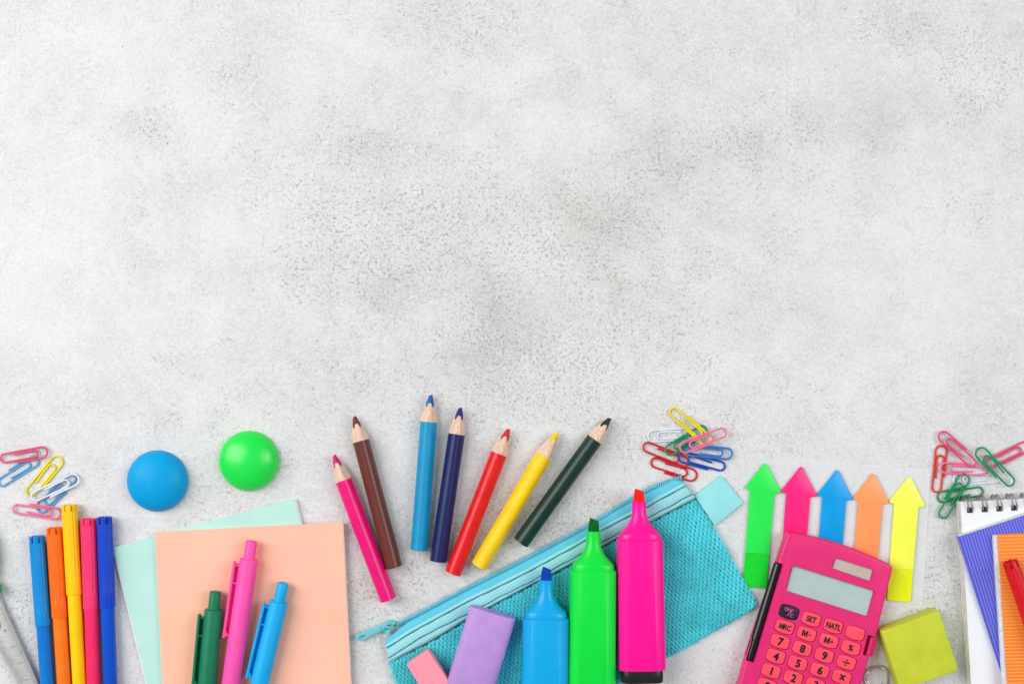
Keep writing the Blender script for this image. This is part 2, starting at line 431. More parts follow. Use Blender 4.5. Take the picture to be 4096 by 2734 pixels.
# ------------------------------------------------------------ felt-tip pens
def felt_pen(top, bot, caplen_px, col, label, z=0.0, length=0.140, dark=None):
    R = 0.0044; hc = z + R
    a = P(top[0], top[1], hc); b = P(bot[0], bot[1], hc)
    o, d, side, up, L = axis_frame(a, b); cl = caplen_px * PXM
    root = thing('felt_tip_pen', label, 'felt-tip pen', (a.x, a.y, z), 'felt-tip pens')
    mc = mat('pen_plastic_%d_%d_%d' % col, col, 0.26, 0.5, var=0.03)
    mbd = mat('pen_body_%d_%d_%d' % (dark or col), dark or col, 0.20, 0.5, var=0.03)
    n = 108; rings = []
    def sec(t, ribs):
        out = []
        for k in range(n):
            th = 2 * PI * k / n; r = R
            if ribs: r = R * (1 - 0.05 * ribs * (0.5 - 0.5 * math.cos(th * 15)) ** 2)
            out.append((r * math.cos(th), r * math.sin(th)))
        return out
    lug = 0.0036
    mb = MB()
    rg = [ring(o, d, side, up, lug, circ(R * 0.70, n)), ring(o, d, side, up, lug, sec(0, 1.0))]
    for t in [lug + 0.0002, cl * 0.3, cl * 0.6, cl * 0.82]: rg.append(ring(o, d, side, up, t, sec(t, 1.0)))
    rg.append(ring(o, d, side, up, cl * 0.84, sec(0, 0.0)))
    for t, f in [(cl * 0.85, 1.0), (cl * 0.97, 1.01), (cl * 0.99, 1.0), (cl, 0.97), (cl, 0.85)]: rg.append(ring(o, d, side, up, t, circ(R * f, n)))
    mb.rings(rg)
    # castellated end of the cap
    nl = 7
    for q in range(nl):
        th0 = 2 * PI * (q + 0.14) / nl + 0.35; th1 = 2 * PI * (q + 0.86) / nl + 0.35; K = 6
        quad = []
        for t in (0.0, 0.0003, lug + 0.0004):
            rr = R * (0.90 if t == 0 else 0.975); row = []
            for k in range(K + 1):
                th = th0 + (th1 - th0) * k / K; row.append((rr * math.cos(th), rr * math.sin(th)))
            for k in range(K, -1, -1):
                th = th0 + (th1 - th0) * k / K; row.append((R * 0.66 * math.cos(th), R * 0.66 * math.sin(th)))
            quad.append(ring(o, d, side, up, t, row))
        mb.rings(quad)
    build('cap', mb, mc, root, smooth=38)
    rb = R * 0.88; mb = MB()
    mb.rings([ring(o, d, side, up, t, circ(r, 48)) for t, r in [(cl - 0.002, rb), (cl + 0.0005, rb), (length - 0.002, rb), (length, rb * 0.8)]])
    build('barrel', mb, mbd, root)
felt_pen((147, 2142), (190, 2734), 356, (0, 138, 214), 'sky blue felt-tip pen, leftmost and lowest of the row', dark=(0, 118, 208))
felt_pen((216, 2108), (256, 2734), 358, (255, 108, 8), 'orange felt-tip pen in the row, between sky blue and yellow', dark=(255, 124, 30))
felt_pen((277, 2017), (318, 2734), 356, (255, 200, 0), 'yellow felt-tip pen in the row, its cap the highest', dark=(255, 204, 8))
felt_pen((353, 2073), (375, 2734), 358, (255, 52, 112), 'pink felt-tip pen in the row, between yellow and dark blue', dark=(255, 42, 104))
felt_pen((417, 2066), (442, 2734), 357, (0, 66, 198), 'dark blue felt-tip pen, rightmost of the row', dark=(0, 78, 200))

# ------------------------------------------------------------ thin notebooks, left
def scallop(p0, p1, step_px, tab_px, out_px, off=0.5):
    """edge from p0 to p1 (pixels) with little tabs left by the perforation"""
    a, b = Vector(p0), Vector(p1); d = b - a; L = d.length; d.normalize(); n = Vector((d.y, -d.x))   # outwards to the right of travel in y-down space
    out = [a]; s = step_px * off
    while s + tab_px < L:
        j = random.uniform(-1.5, 1.5); e = out_px * random.uniform(0.6, 1.2)
        out += [a + d * (s + j), a + d * (s + 1 + j) + n * e, a + d * (s + tab_px + j) + n * e, a + d * (s + tab_px + 1 + j)]
        s += step_px
    out.append(b); return out
def thin_book(corners, z0, z1, colr, label, tabs_edge, page_edge, peek=2.2):
    # corners: TL TR BR BL in pixels
    h = z1; cen = P(sum(c[0] for c in corners) / 4, sum(c[1] for c in corners) / 4, h); cen.z = z0
    root = thing('notebook', label, 'notebook', cen, 'thin stitched notebooks, left')
    out = []
    for i in range(4):
        a, b = corners[i], corners[(i + 1) % 4]
        if i == tabs_edge: out += scallop(a, b, 38, 4, 2.6)[:-1]
        else:
            a_, b_ = Vector(a), Vector(b)
            for k in range(12): out.append(a_.lerp(b_, k / 12) + Vector((random.uniform(-.4, .4), random.uniform(-.4, .4))))
    mc = mat('card_%d_%d_%d' % colr, colr, 0.55, 0.35, var=0.02, vscale=30, bump=0.12, bscale=1500)
    build('cover', prism(ppoly([(p[0], p[1]) for p in out], h), z1 - 0.00035, z1, 0.0001, 1), mc, root, smooth=30)
    pg = [Vector(c) for c in corners]
    ctr = sum(pg, Vector((0, 0))) / 4
    pts = []
    for i in range(4):
        a, b = pg[i], pg[(i + 1) % 4]; d = (b - a).normalized(); n = Vector((d.y, -d.x))
        e = peek if i in page_edge else -3.0
        pts.append((a, d, n * e))
    out2 = []
    for i in range(4):
        a, d, e = pts[i]; a0, d0, e0 = pts[i - 1]
        out2.append(a + e + e0)
    mp = mat('paper_white', (236, 234, 232), 0.8, 0.2, var=0.02)
    build('page_block', prism(ppoly([(p[0], p[1]) for p in out2], h - 0.0005), z0 + 0.0003, z1 - 0.0004, 0.0, 1), mp, root, smooth=30)
    build('back_cover', prism(ppoly([(p[0], p[1]) for p in out2], h - 0.0005), z0, z0 + 0.00028, 0.0, 1), mc, root, smooth=30)
    return root
thin_book([(453, 2187), (1180, 1994), (1438, 3046), (712, 3238)], 0.0, 0.0026, (184, 226, 216), 'mint green notebook lying tilted under the peach one', 3, (1, 3), 4.0)
rt = thin_book([(619, 2127), (1370, 2086), (1422, 3140), (672, 3170)], 0.0027, 0.0050, (255, 190, 164), 'peach notebook on the mint one, three click pens on it', 1, (1,), 3.0)

# ------------------------------------------------------------ click pens
def click_pen(btop, bbase, bot, clip0, clip1, col, label, z=0.0051):
    R = 0.00515; rb = 0.0032; hc = z + R
    a = P(btop[0], btop[1], hc); b = P(bot[0], bot[1], hc)
    o, d, side, up, L = axis_frame(a, b); tb = (Vector(bbase) - Vector(btop)).length * PXM
    root = thing('click_pen', label, 'pen', (a.x, a.y, z), 'click pens on the peach notebook')
    m = mat('soft_%d_%d_%d' % col, col, 0.46, 0.4, var=0.03, bump=0.06)
    mb = MB(); mb.rings([ring(o, d, side, up, t, circ(r, 40)) for t, r in [(0, rb * 0.8), (0.0002, rb * 0.92), (0.0007, rb), (tb + 0.001, rb * 1.02)]])
    build('push_button', mb, m, root)
    mb = MB(); E = 0.142
    mb.rings([ring(o, d, side, up, t, circ(r, 56)) for t, r in
              [(tb, R * 0.6), (tb, R * 0.88), (tb + 0.0003, R * 0.96), (tb + 0.001, R), (E - 0.022, R), (E - 0.008, R * 0.62), (E - 0.003, R * 0.3), (E, R * 0.2)]])
    build('barrel', mb, m, root)
    # clip on the left side of the barrel
    t0 = (Vector(clip0) - Vector(btop)).length * PXM; t0 = (P(clip0[0], clip0[1], hc) - o).dot(d); t1 = (P(clip1[0], clip1[1], hc) - o).dot(d)
    lat = -((P(clip0[0], clip0[1], hc) - o).dot(side)); sgn = -1
    y0 = R + 0.0031; th = -0.0014
    mb = MB(); prof = []
    hz = 0.0026; n = 10
    for k in range(n + 1):
        aa = PI / 2 + PI * k / n; prof.append((t0 + hz * 0.6 + hz * 0.6 * math.cos(aa), hz * math.sin(aa)))
    for k in range(n + 1):
        aa = -PI / 2 + PI * k / n; prof.append((t1 - hz * 0.5 + hz * 0.5 * math.cos(aa), hz * 0.8 * math.sin(aa)))
    rg = []
    for yy, sc in [(0.0, 0.86), (-0.0003, 1.0), (th + 0.0003, 1.0), (th, 0.86)]:
        rg.append([o + d * ((tt - (t0 + t1) / 2) * (1 - (1 - sc) * 0.02) + (t0 + t1) / 2) + side * (y0 + yy) + up * (zz * sc + 0.0004) for tt, zz in prof])
    mb.rings(rg)
    for tt in (t0 + 0.0016, t0 + 0.0115):
        mb.box(o + d * tt + side * (y0 + th * 0.5) + up * 0.0010, d * 0.0007, side * -(0.0031 + 0.0005), up * 0.0011)
    mb.box(o + d * (t0 + 0.0016) + side * (y0 + th * 0.5) - up * 0.0016, d * (t1 - t0 - 0.0042), side * -(0.0031 + 0.0006), up * 0.0008)
    # wedge at the clip's tip
    w0 = o + d * (t1 - 0.0052) + side * (y0 + th * 0.8); w1 = o + d * (t1 - 0.0012) + side * (y0 + th * 0.8); w2 = o + d * (t1 - 0.0022) + side * (y0 - 0.0033)
    mb.rings([[w0 + up * 0.0022, w1 + up * 0.0022, w2 + up * 0.0012], [w0 - up * 0.0018, w1 - up * 0.0018, w2 - up * 0.001]])
    build('pocket_clip', mb, m, root, smooth=35)
click_pen((862, 2363), (859, 2434), (828, 2734), (797, 2452), (772, 2745), (0, 118, 82), 'dark green click pen, lowest of three on the peach notebook')
click_pen((1007, 2161), (998, 2233), (923, 2734), (941, 2242), (901, 2551), (255, 82, 172), 'pink click pen in the middle, highest on the peach notebook')
click_pen((1134, 2329), (1118, 2403), (1037, 2734), (1058, 2407), (986, 2712), (0, 172, 236), 'light blue click pen, rightmost on the peach notebook')

# ------------------------------------------------------------ coloured pencils
def wood_mat():
    if 'pencil_wood' in MATS: return MATS['pencil_wood']
    m = bpy.data.materials.new('pencil_wood'); m.use_nodes = True; t = NT(m); b = t.n['Principled BSDF']
    geo = t.node('ShaderNodeNewGeometry'); mp = t.node('ShaderNodeMapping'); t.link(geo.outputs['Position'], mp.inputs[0])
    mp.inputs['Scale'].default_value = (1.0, 0.22, 1.0)
    nz = t.noise(mp.outputs[0], 900, 4, 0.6, 0.8)
    t.link(t.mix(t.ramp(nz, 0.3, 0.7), (0.66, 0.43, 0.31, 1), (0.84, 0.62, 0.49, 1)), b.inputs['Base Color'])
    b.inputs['Roughness'].default_value = 0.7; MATS['pencil_wood'] = m; return m
def pencil(tip, base, end, col, lead, label, rough=0.32):
    R = 0.0047; hc = R * 0.96
    a = P(tip[0], tip[1], hc); b = P(end[0], end[1], hc)
    o, d, side, up, L = axis_frame(a, b); tb = (P(base[0], base[1], hc) - a).dot(d)
    root = thing('coloured_pencil', label, 'pencil', (a.x, a.y, 0), 'short coloured pencils fanned out above the pencil case')
    n = 72; tw = random.uniform(-0.25, 0.25)
    ths = [2 * PI * k / n for k in range(n)]
    def body(th): return R * (1 + 0.045 * math.cos(3 * (th - PI / 2 - tw)))
    def f(th):
        c = max(math.cos(th - tw - q) for q in (-PI / 2, PI / 6, 5 * PI / 6)); return min(1 / c, 1.32)
    def rad(th, s): return min(body(th) * 0.985, R * (0.88 - 0.72 * s) * f(th))
    rc = 0.49 * R
    mp = mat('lacquer_%d_%d_%d' % col, col, rough, 0.5, var=0.04, coat=0.0, bump=0.05, bscale=900)
    ml = mat('lead_%d_%d_%d' % lead, lead, 0.5, 0.4, var=0.08, bump=0.3, bscale=4000)
    mb = MB(); rg = []
    e0 = [0.00022 * noise.noise((th * 2.1, tip[0], 0)) + 0.00012 * math.sin(3 * th) for th in ths]
    e1 = [0.00030 * max(0, noise.noise((th * 3.3, tip[0], 5)) - 0.15) for th in ths]
    def R_(t, r_, e): return [o + d * (t + e[k]) + side * (r_(th) * math.cos(th)) + up * (r_(th) * math.sin(th)) for k, th in enumerate(ths)]
    z = [0] * n
    mb.rings([R_(tb, lambda th: body(th) * 0.96, e0), R_(tb - 0.0001, body, e0), R_(tb + 0.0008, body, z), R_(L - 0.0008, body, z), R_(L - 0.0001, body, [-q for q in e1]), R_(L - 0.0001, lambda th: body(th) * 0.94, [-q for q in e1])], cap0=False, cap1=False)
    build('painted_barrel', mb, mp, root, smooth=45)
    mb = MB(); rg = []
    ss = [(0.88 - rc / (R * f(th))) / 0.72 + 0.012 * noise.noise((th * 3, tip[1], 1)) for th in ths]
    for q in range(9):
        row = []
        for k, th in enumerate(ths):
            s = ss[k] * q / 8; r = rad(th, s); row.append(o + d * (tb + 0.0003 - (tb + 0.0003) * s) + side * r * math.cos(th) + up * r * math.sin(th))
        rg.append(row)
    mb.rings(rg, cap0=False, cap1=False)
    build('sharpened_wood', mb, wood_mat(), root, smooth=22)
    mb = MB()
    mb.rings([[o + d * (L - 0.0002) + side * body(th) * 0.97 * math.cos(th) + up * body(th) * 0.97 * math.sin(th) for th in ths],
              [o + d * (L - 0.0012) + side * body(th) * 0.97 * math.cos(th) + up * body(th) * 0.97 * math.sin(th) for th in ths]])
    build('wood_end', mb, wood_mat(), root, smooth=22)
    mb = MB(); rg = []
    for q in range(6):
        row = []
        for k, th in enumerate(ths):
            s = ss[k] + (1 - ss[k]) * q / 5; r = R * (0.88 - 0.72 * s) * f(th)
            row.append(o + d * ((tb + 0.0003) * (1 - s) + 0.0003 * math.cos(th) * (q == 5)) + side * r * math.cos(th) + up * r * math.sin(th))
        rg.append(row)
    mb.rings(rg, cap0=False)
    build('coloured_tip', mb, ml, root, smooth=22)
pencil((1336, 1820), (1373, 1920), (1554, 2397), (236, 0, 118), (214, 20, 118), 'magenta pencil, leftmost of the fan, its end nearest the brown pencil')
pencil((1418, 1665), (1444, 1762), (1577, 2267), (104, 50, 40), (112, 50, 44), 'brown pencil lying beside the magenta one')
pencil((1723, 1579), (1715, 1686), (1675, 2198), (0, 146, 196), (0, 104, 176), 'sky blue pencil, almost upright, its tip the highest', 0.42)
pencil((1842, 1630), (1826, 1735), (1752, 2243), (18, 32, 90), (32, 42, 112), 'navy blue pencil between the sky blue and the red one')
pencil((2034, 1715), (1998, 1814), (1811, 2291), (226, 20, 26), (204, 44, 48), 'red pencil between the navy and the yellow one')
pencil((2231, 1729), (2175, 1823), (1916, 2263), (255, 206, 0), (232, 200, 0), 'yellow pencil between the red and the dark green one', 0.45)
pencil((2440, 1672), (2380, 1758), (2083, 2169), (12, 50, 42), (10, 44, 42), 'dark green pencil, rightmost of the fan')

# ------------------------------------------------------------ mesh pencil case
ZIP = [(1582, 2491), (1670, 2448), (1772, 2394), (1875, 2340), (1977, 2288), (2085, 2234), (2170, 2189), (2255, 2145), (2340, 2100), (2426, 2047), (2511, 1996), (2575, 1958), (2640, 1926), (2700, 1897)]
ST1 = [(1547, 2588), (1592, 2561), (1636, 2532), (1704, 2494), (1745, 2472), (1800, 2442), (1875, 2401), (1943, 2369), (2000, 2341), (2102, 2290), (2204, 2235), (2306, 2180), (2408, 2118), (2514, 2063), (2586, 2027), (2636, 1998), (2741, 1942)]
ST2 = [(1551, 2629), (1592, 2605), (1636, 2575), (1704, 2534), (1793, 2489), (1868, 2452), (1943, 2414), (2000, 2383), (2119, 2325), (2221, 2268), (2323, 2213), (2419, 2159), (2520, 2105), (2594, 2066), (2660, 2033), (2768, 1973)]
RB = [(1551, 2646), (1636, 2602), (1704, 2568), (1772, 2530), (1840, 2489), (1943, 2431), (2011, 2394), (2129, 2332), (2289, 2250), (2463, 2152), (2602, 2081), (2782, 1989)]
def along(tab, t):
    """point at fraction t of a polyline's length, with smoothing between knots"""
    Ls = [0]
    for a, b in zip(tab, tab[1:]): Ls.append(Ls[-1] + math.hypot(b[0] - a[0], b[1] - a[1]))
    x = t * Ls[-1]
    for i in range(len(tab) - 1):
        if x <= Ls[i + 1] or i == len(tab) - 2:
            f = (x - Ls[i]) / (Ls[i + 1] - Ls[i]); return (tab[i][0] + (tab[i + 1][0] - tab[i][0]) * f, tab[i][1] + (tab[i + 1][1] - tab[i][1]) * f)
ZT = 0.0034
MESHPOLY = [(1551, 2640), (1562, 2690), (1582, 2740), (1625, 2860), (1690, 2990), (1765, 3130), (2000, 3000), (2519, 2722), (2666, 2640), (2749, 2596), (2846, 2537), (2929, 2492), (3020, 2437), (3033, 2416),
            (3010, 2366), (2961, 2280), (2905, 2178), (2859, 2101), (2782, 1986)]
def strip(curves, zs, N=150):
    """woven strip between pixel curves; curves list of functions t->(px,py)"""
    mb = MB(); rows = []
    for i in range(N + 1):
        t = i / N; row = []
        for c, z in zip(curves, zs):
            q = c(t); zz = z + 0.00012 * noise.noise((q[0] / 40, q[1] / 40, 0)); v = P(q[0], q[1], 0.003); v.z = zz; row.append(v)
        rows.append(row)
    n = len(curves); b = len(mb.v)
    for r in rows: mb.v += r
    for i in range(N):
        for j in range(n - 1): mb.f.append([b + i * n + j, b + (i + 1) * n + j, b + (i + 1) * n + j + 1, b + i * n + j + 1])
    return mb
def lerp2(c1, c2, f): return lambda t: tuple(a + (b - a) * f for a, b in zip(c1(t), c2(t)))
def weave_mat(name, rgb, dark, pitch, ang):
    if name in MATS: return MATS[name]
    m = bpy.data.materials.new(name); m.use_nodes = True; t = NT(m); b = t.n['Principled BSDF']
    geo = t.node('ShaderNodeNewGeometry'); mp = t.node('ShaderNodeMapping'); t.link(geo.outputs['Position'], mp.inputs[0])
    mp.inputs['Rotation'].default_value = (0, 0, ang)
    w1 = t.node('ShaderNodeTexWave'); w1.bands_direction = 'X'; t.link(mp.outputs[0], w1.inputs['Vector']); w1.inputs['Scale'].default_value = 1.0 / pitch / 3.18
    w1.inputs['Distortion'].default_value = 1.2; w1.inputs['Detail'].default_value = 2; w1.inputs['Detail Scale'].default_value = 3.0
    nz = t.noise(geo.outputs['Position'], 1600, 3, 0.6); nb = t.noise(geo.outputs['Position'], 90, 4, 0.6)
    f = t.math('ADD', t.math('MULTIPLY', w1.outputs['Fac'], 0.5), t.math('MULTIPLY', nz, 0.5))
    f = t.math('ADD', f, t.math('MULTIPLY', t.math('SUBTRACT', nb, 0.5), 0.5))
    t.link(t.mix(t.ramp(f, 0.25, 0.75), lin(dark), lin(rgb)), b.inputs['Base Color'])
    b.inputs['Roughness'].default_value = 0.7; b.inputs['Sheen Weight'].default_value = 0.15
    bn = t.node('ShaderNodeBump'); bn.inputs['Strength'].default_value = 0.5; bn.inputs['Distance'].default_value = 0.0003
    t.link(f, bn.inputs['Height']); t.link(bn.outputs[0], b.inputs['Normal']); MATS[name] = m; return m
def pencil_case():
    c0 = P(2200, 2500, 0); c0.z = 0
    root = thing('pencil_case', 'turquoise mesh pencil case with pale zip, lying under the highlighters', 'pencil case', c0)
    zf = lambda t: along(ZIP, t)
    zf_end = lambda t: (along(ZIP, t)[0] + (26 * max(0, (t - 0.93) / 0.07)), along(ZIP, t)[1] + 4 * max(0, (t - 0.93) / 0.07))
    s1 = lambda t: along(ST1, t); s2 = lambda t: along(ST2, t); rbm = lambda t: along(RB, t)
    rtop = lambda t: (s1(t)[0] - 7, s1(t)[1] - 15)
    ztl = lambda t: (zf(t)[0] + (-38 * max(0, 1 - t * 22)), zf(t)[1] + 20 + 46 * max(0, 1 - t * 22))
    # lining seen through the net
    inner = [(x, y) for x, y in MESHPOLY]
    ctr = Vector((2250, 2520)); lin_p = []
    for i, q in enumerate(inner):
        v = Vector(q); lin_p.append(tuple(v + (ctr - v).normalized() * 9))
    top = [along(RB, 1 - k / 20) for k in range(0, 21)]
    lin_p = lin_p[1:-1] + [(x + 3, y + 8) for x, y in top]
    ml = bpy.data.materials.new('lining'); ml.use_nodes = True; t = NT(ml); b = t.n['Principled BSDF']
    geo = t.node('ShaderNodeNewGeometry')
    vo = t.node('ShaderNodeTexVoronoi'); vo.inputs['Scale'].default_value = 470; t.link(geo.outputs['Position'], vo.inputs['Vector'])
    nb = t.noise(geo.outputs['Position'], 25, 4, 0.6)
    f = t.math('ADD', t.ramp(vo.outputs['Distance'], 0.25, 0.62), t.math('MULTIPLY', t.math('SUBTRACT', nb, 0.5), 1.0), clamp=True)
    t.link(t.mix(f, lin((0, 160, 176)), lin((0, 206, 222))), b.inputs['Base Color']); b.inputs['Roughness'].default_value = 0.8
    build('back_fabric', prism(ppoly(lin_p, 0.003), 0.0002, ZT - 0.0006, 0.0014, 3), ml, root, smooth=50)
    # the net itself: two families of doubled threads
    mb = MB(); a1 = Vector((15.0, 13.6)); a2 = Vector((-1.2, 16.4)); o0 = Vector((1480, 1000))
    poly = [Vector(q) for q in MESHPOLY[:-1]] + [Vector(q) for q in top]
    def edge_dist(p):
        inside = False; dmin = 1e9; j = len(poly) - 1
        for i in range(len(poly)):
            a, b_ = poly[i], poly[j]
            if (a.y > p.y) != (b_.y > p.y) and p.x < (b_.x - a.x) * (p.y - a.y) / (b_.y - a.y) + a.x: inside = not inside
            e = b_ - a; tt = max(0, min(1, (p - a).dot(e) / max(1e-9, e.dot(e)))); dmin = min(dmin, (p - a - e * tt).length); j = i
        return dmin if inside else -dmin
    def warp(q):
        return q + Vector((7 * noise.noise((q.x / 160, q.y / 160, 0)), 7 * noise.noise((q.x / 160, q.y / 160, 4)))) + Vector((1.1 * noise.noise((q.x / 9, q.y / 9, 7)), 1.1 * noise.noise((q.x / 9, q.y / 9, 8))))
    nodes = {}
    for i in range(0, 120):
        for j in range(-110, 140):
            q = o0 + a1 * i + a2 * j
            if not (1540 < q.x < 3045 and 1975 < q.y < 3145): continue
            w = warp(q); dd = edge_dist(w)
            if dd < -1: continue
            nodes[(i, j)] = (w, dd)
    def node3(w, dd, dz=0.0):
        f = max(0.0, min(1.0, dd / 16)); f = 1 - (1 - f) ** 2
        v = P(w.x, w.y, 0.003); v.z = 0.0009 + (ZT - 0.0009) * f + dz; return v
    r = 0.00017
    for (i, j), (w, dd) in nodes.items():
        for di, dj in ((1, 0), (0, 1)):
            k = (i + di, j + dj)
            if k not in nodes: continue
            w2, d2 = nodes[k]; dv = (w2 - w); nn = Vector((-dv.y, dv.x)).normalized()
            for sg in (-1, 1):
                pts = []
                for tt in (0, 0.28, 0.72, 1.0):
                    q = w.lerp(w2, tt) + nn * sg * (0.5 if tt in (0, 1.0) else 2.3)
                    pts.append(node3(q, dd + (d2 - dd) * tt, (0.0002 if di else 0.0) + (0.00012 if tt in (0.28, 0.72) else 0)))
                mb.tube(pts, r, 4)
    build('net', mb, mat('net_thread', (112, 236, 244), 0.55, 0.4, var=0.10, vscale=60), root, smooth=0)
    # under-tape and ribbon
    tape = strip([zf_end, lerp2(zf_end, rtop, 0.35), lerp2(zf_end, rtop, 0.7), rtop, s1], [ZT - 0.0018, ZT - 0.0010, ZT - 0.0004, ZT, ZT])
    tape = strip([ztl, lerp2(ztl, rtop, 0.33), lerp2(ztl, rtop, 0.66), rtop, s1], [ZT - 0.0012, ZT - 0.0007, ZT - 0.0003, ZT - 0.0001, ZT])
    bmt = tape.bm(); bmesh.ops.recalc_face_normals(bmt, faces=bmt.faces)
    o = build('zip_tape', bmt, weave_mat('tape_weave', (104, 210, 230), (66, 176, 206), 0.0007, math.radians(-28)), root, smooth=60)
    md = o.modifiers.new('thickness', 'SOLIDIFY'); md.thickness = 0.0006
    low = lambda t: lerp2(s2, rbm, 1.0)(t)
    rb_ = strip([rtop, lerp2(rtop, s1, 0.5), s1, lerp2(s1, s2, 0.15), lerp2(s1, s2, 0.5), lerp2(s1, s2, 0.85), s2, lerp2(s2, rbm, 0.5), rbm],
                [ZT + 0.0003, ZT + 0.00095, ZT + 0.00035, ZT + 0.0007, ZT + 0.00085, ZT + 0.0007, ZT + 0.0004, ZT + 0.00075, ZT + 0.0004])
    o = build('ribbon', rb_, weave_mat('ribbon_weave', (172, 230, 232), (132, 206, 214), 0.00055, math.radians(-28)), root, smooth=60)
    md = o.modifiers.new('thickness', 'SOLIDIFY'); md.thickness = 0.0004
    # stitching
    for k, cv in enumerate((s1, s2)):
        mb = MB(); N = 60
        for i in range(N):
            pts = []
            for q in range(5):
                t = (i + 0.02 + 0.96 * q / 4) / N; x, y = cv(t); y += 1.2 * math.sin(t * 95 + k)
                v = P(x, y, 0.003); v.z = ZT + 0.00052 + 0.00016 * math.sin(PI * q / 4) + (0.00002 if q in (0, 4) else 0.0); pts.append(v)
            mb.tube(pts, 0.00033, 6)
        build('stitch_line', mb, mat('thread_teal', (0, 138, 160), 0.6, 0.3, var=0.1), root, smooth=0)
    # coil teeth: two rows of tiny loops
    mb = MB(); N = 168
    for i in range(N):
        t = (i + 0.5) / N; x, y = zf_end(t); x2, y2 = zf_end(min(1, t + 0.004)); dv = Vector((x2 - x, y2 - y))
        if dv.length < 1e-6: dv = Vector((1, -.55))
        dv.normalize(); nn = Vector((-dv.y, dv.x))
        wd = 15 if t > 0.35 else 11 + 4 * t / 0.35
        pts = []
        for q in range(7):
            f = q / 6; p = Vector((x, y)) + nn * wd * f + dv * (1.6 * math.sin(2 * PI * f)); v = P(p.x, p.y, 0.003)
            v.z = 0.0011 + 0.0013 * math.sin(PI * min(1, f * 1.0)) + 0.0002; pts.append(v)
        mb.tube(pts, 0.00031, 6)
    build('zip_teeth', mb, mat('coil_nylon', (140, 222, 238), 0.35, 0.5, var=0.06, vscale=300), root, smooth=60); mb = MB()
    for off in (4, 14):
        pts = []
        for i in range(121):
            x, y = zf_end(i / 120); v = P(x + off * .45, y + off * .9, 0.003); v.z = 0.0016 if off < 10 else 0.0021; pts.append(v)
        mb.tube(pts, 0.00042, 6)
    build('zip_cord', mb, mat('cord_blue', (40, 168, 206), 0.5, 0.3), root, smooth=60)
    # folded ribbon loop on the right edge
    tp = [(2779, 1982), (2885, 1902), (2974, 2009), (2859, 2101)]
    bm = prism(round_poly(ppoly(tp, 0.002), 0.0004), 0.0002, 0.0020, 0.0003, 2)
    lo = build('ribbon_loop', bm, weave_mat('loop_weave', (166, 234, 236), (128, 214, 220), 0.00085, math.radians(37)), root)
    # loose thread at the zip's upper end
    mb = MB(); pts = []
    for q, (x, y) in enumerate([(2701, 1900), (2700, 1893), (2697, 1887), (2695, 1880)]):
        v = P(x, y, 0.003); v.z = 0.0026 + 0.0004 * q; pts.append(v)
    mb.tube(pts, 0.00022, 5); build('loose_thread', mb, MATS['thread_teal'], root)
    # slider and pull tab
    msl = mat('slider_enamel', (106, 196, 204), 0.28, 0.5, var=0.04)
    K = lambda x, y: (1380 + x / 7.83, 2430 + y / 7.83)
    bm = prism(round_poly(ppoly([K(1240, 770), K(1465, 535), K(1530, 600), K(1325, 830)], 0.004), 0.0004), 0.0012, 0.0046, 0.0004, 2)
    sl = build('zip_slider', bm, msl, root)
    bm = prism(round_poly(ppoly([K(1290, 470), K(1380, 380), K(1480, 385), K(1615, 450), K(1500, 560), K(1440, 500)], 0.003), 0.0005), 0.0008, 0.0030, 0.0004, 2)
    build('back_plate', bm, msl, sl)
    mb = MB(); pts = []
    for x, y, z in [(1330, 700, 3.2), (1230, 680, 4.6), (1200, 620, 5.4), (1240, 560, 5.8), (1330, 580, 5.6), (1420, 620, 5.0), (1450, 640, 4.2)]:
        v = P(*K(x, y), 0.004); v.z = z * mm; pts.append(v)
    mb.tube(pts, 0.00075, 10, flat=0.8); build('bridge', mb, msl, sl)
    tab = [K(320, 920), K(345, 860), K(420, 800), K(700, 690), K(1150, 520), K(1330, 440), K(1430, 440), K(1465, 500), K(1430, 570), K(1320, 650), K(1180, 700), K(720, 900), K(520, 1010), K(420, 1030), K(350, 990)]
    hole1 = [K(430, 925), K(520, 870), K(640, 835), K(665, 860), K(560, 910), K(460, 945)]
    hole2 = [K(1270, 590), K(1330, 530), K(1400, 500), K(1420, 530), K(1370, 590), K(1300, 620)]
    bm = prism(round_poly(ppoly(tab, 0.003), 0.0006, 3), 0.0021, 0.0037, 0.0003, 2, both=True, holes=[ppoly(hole1, 0.003), ppoly(hole2, 0.003)])
    build('pull_tab', bm, msl, sl, smooth=30)
pencil_case()

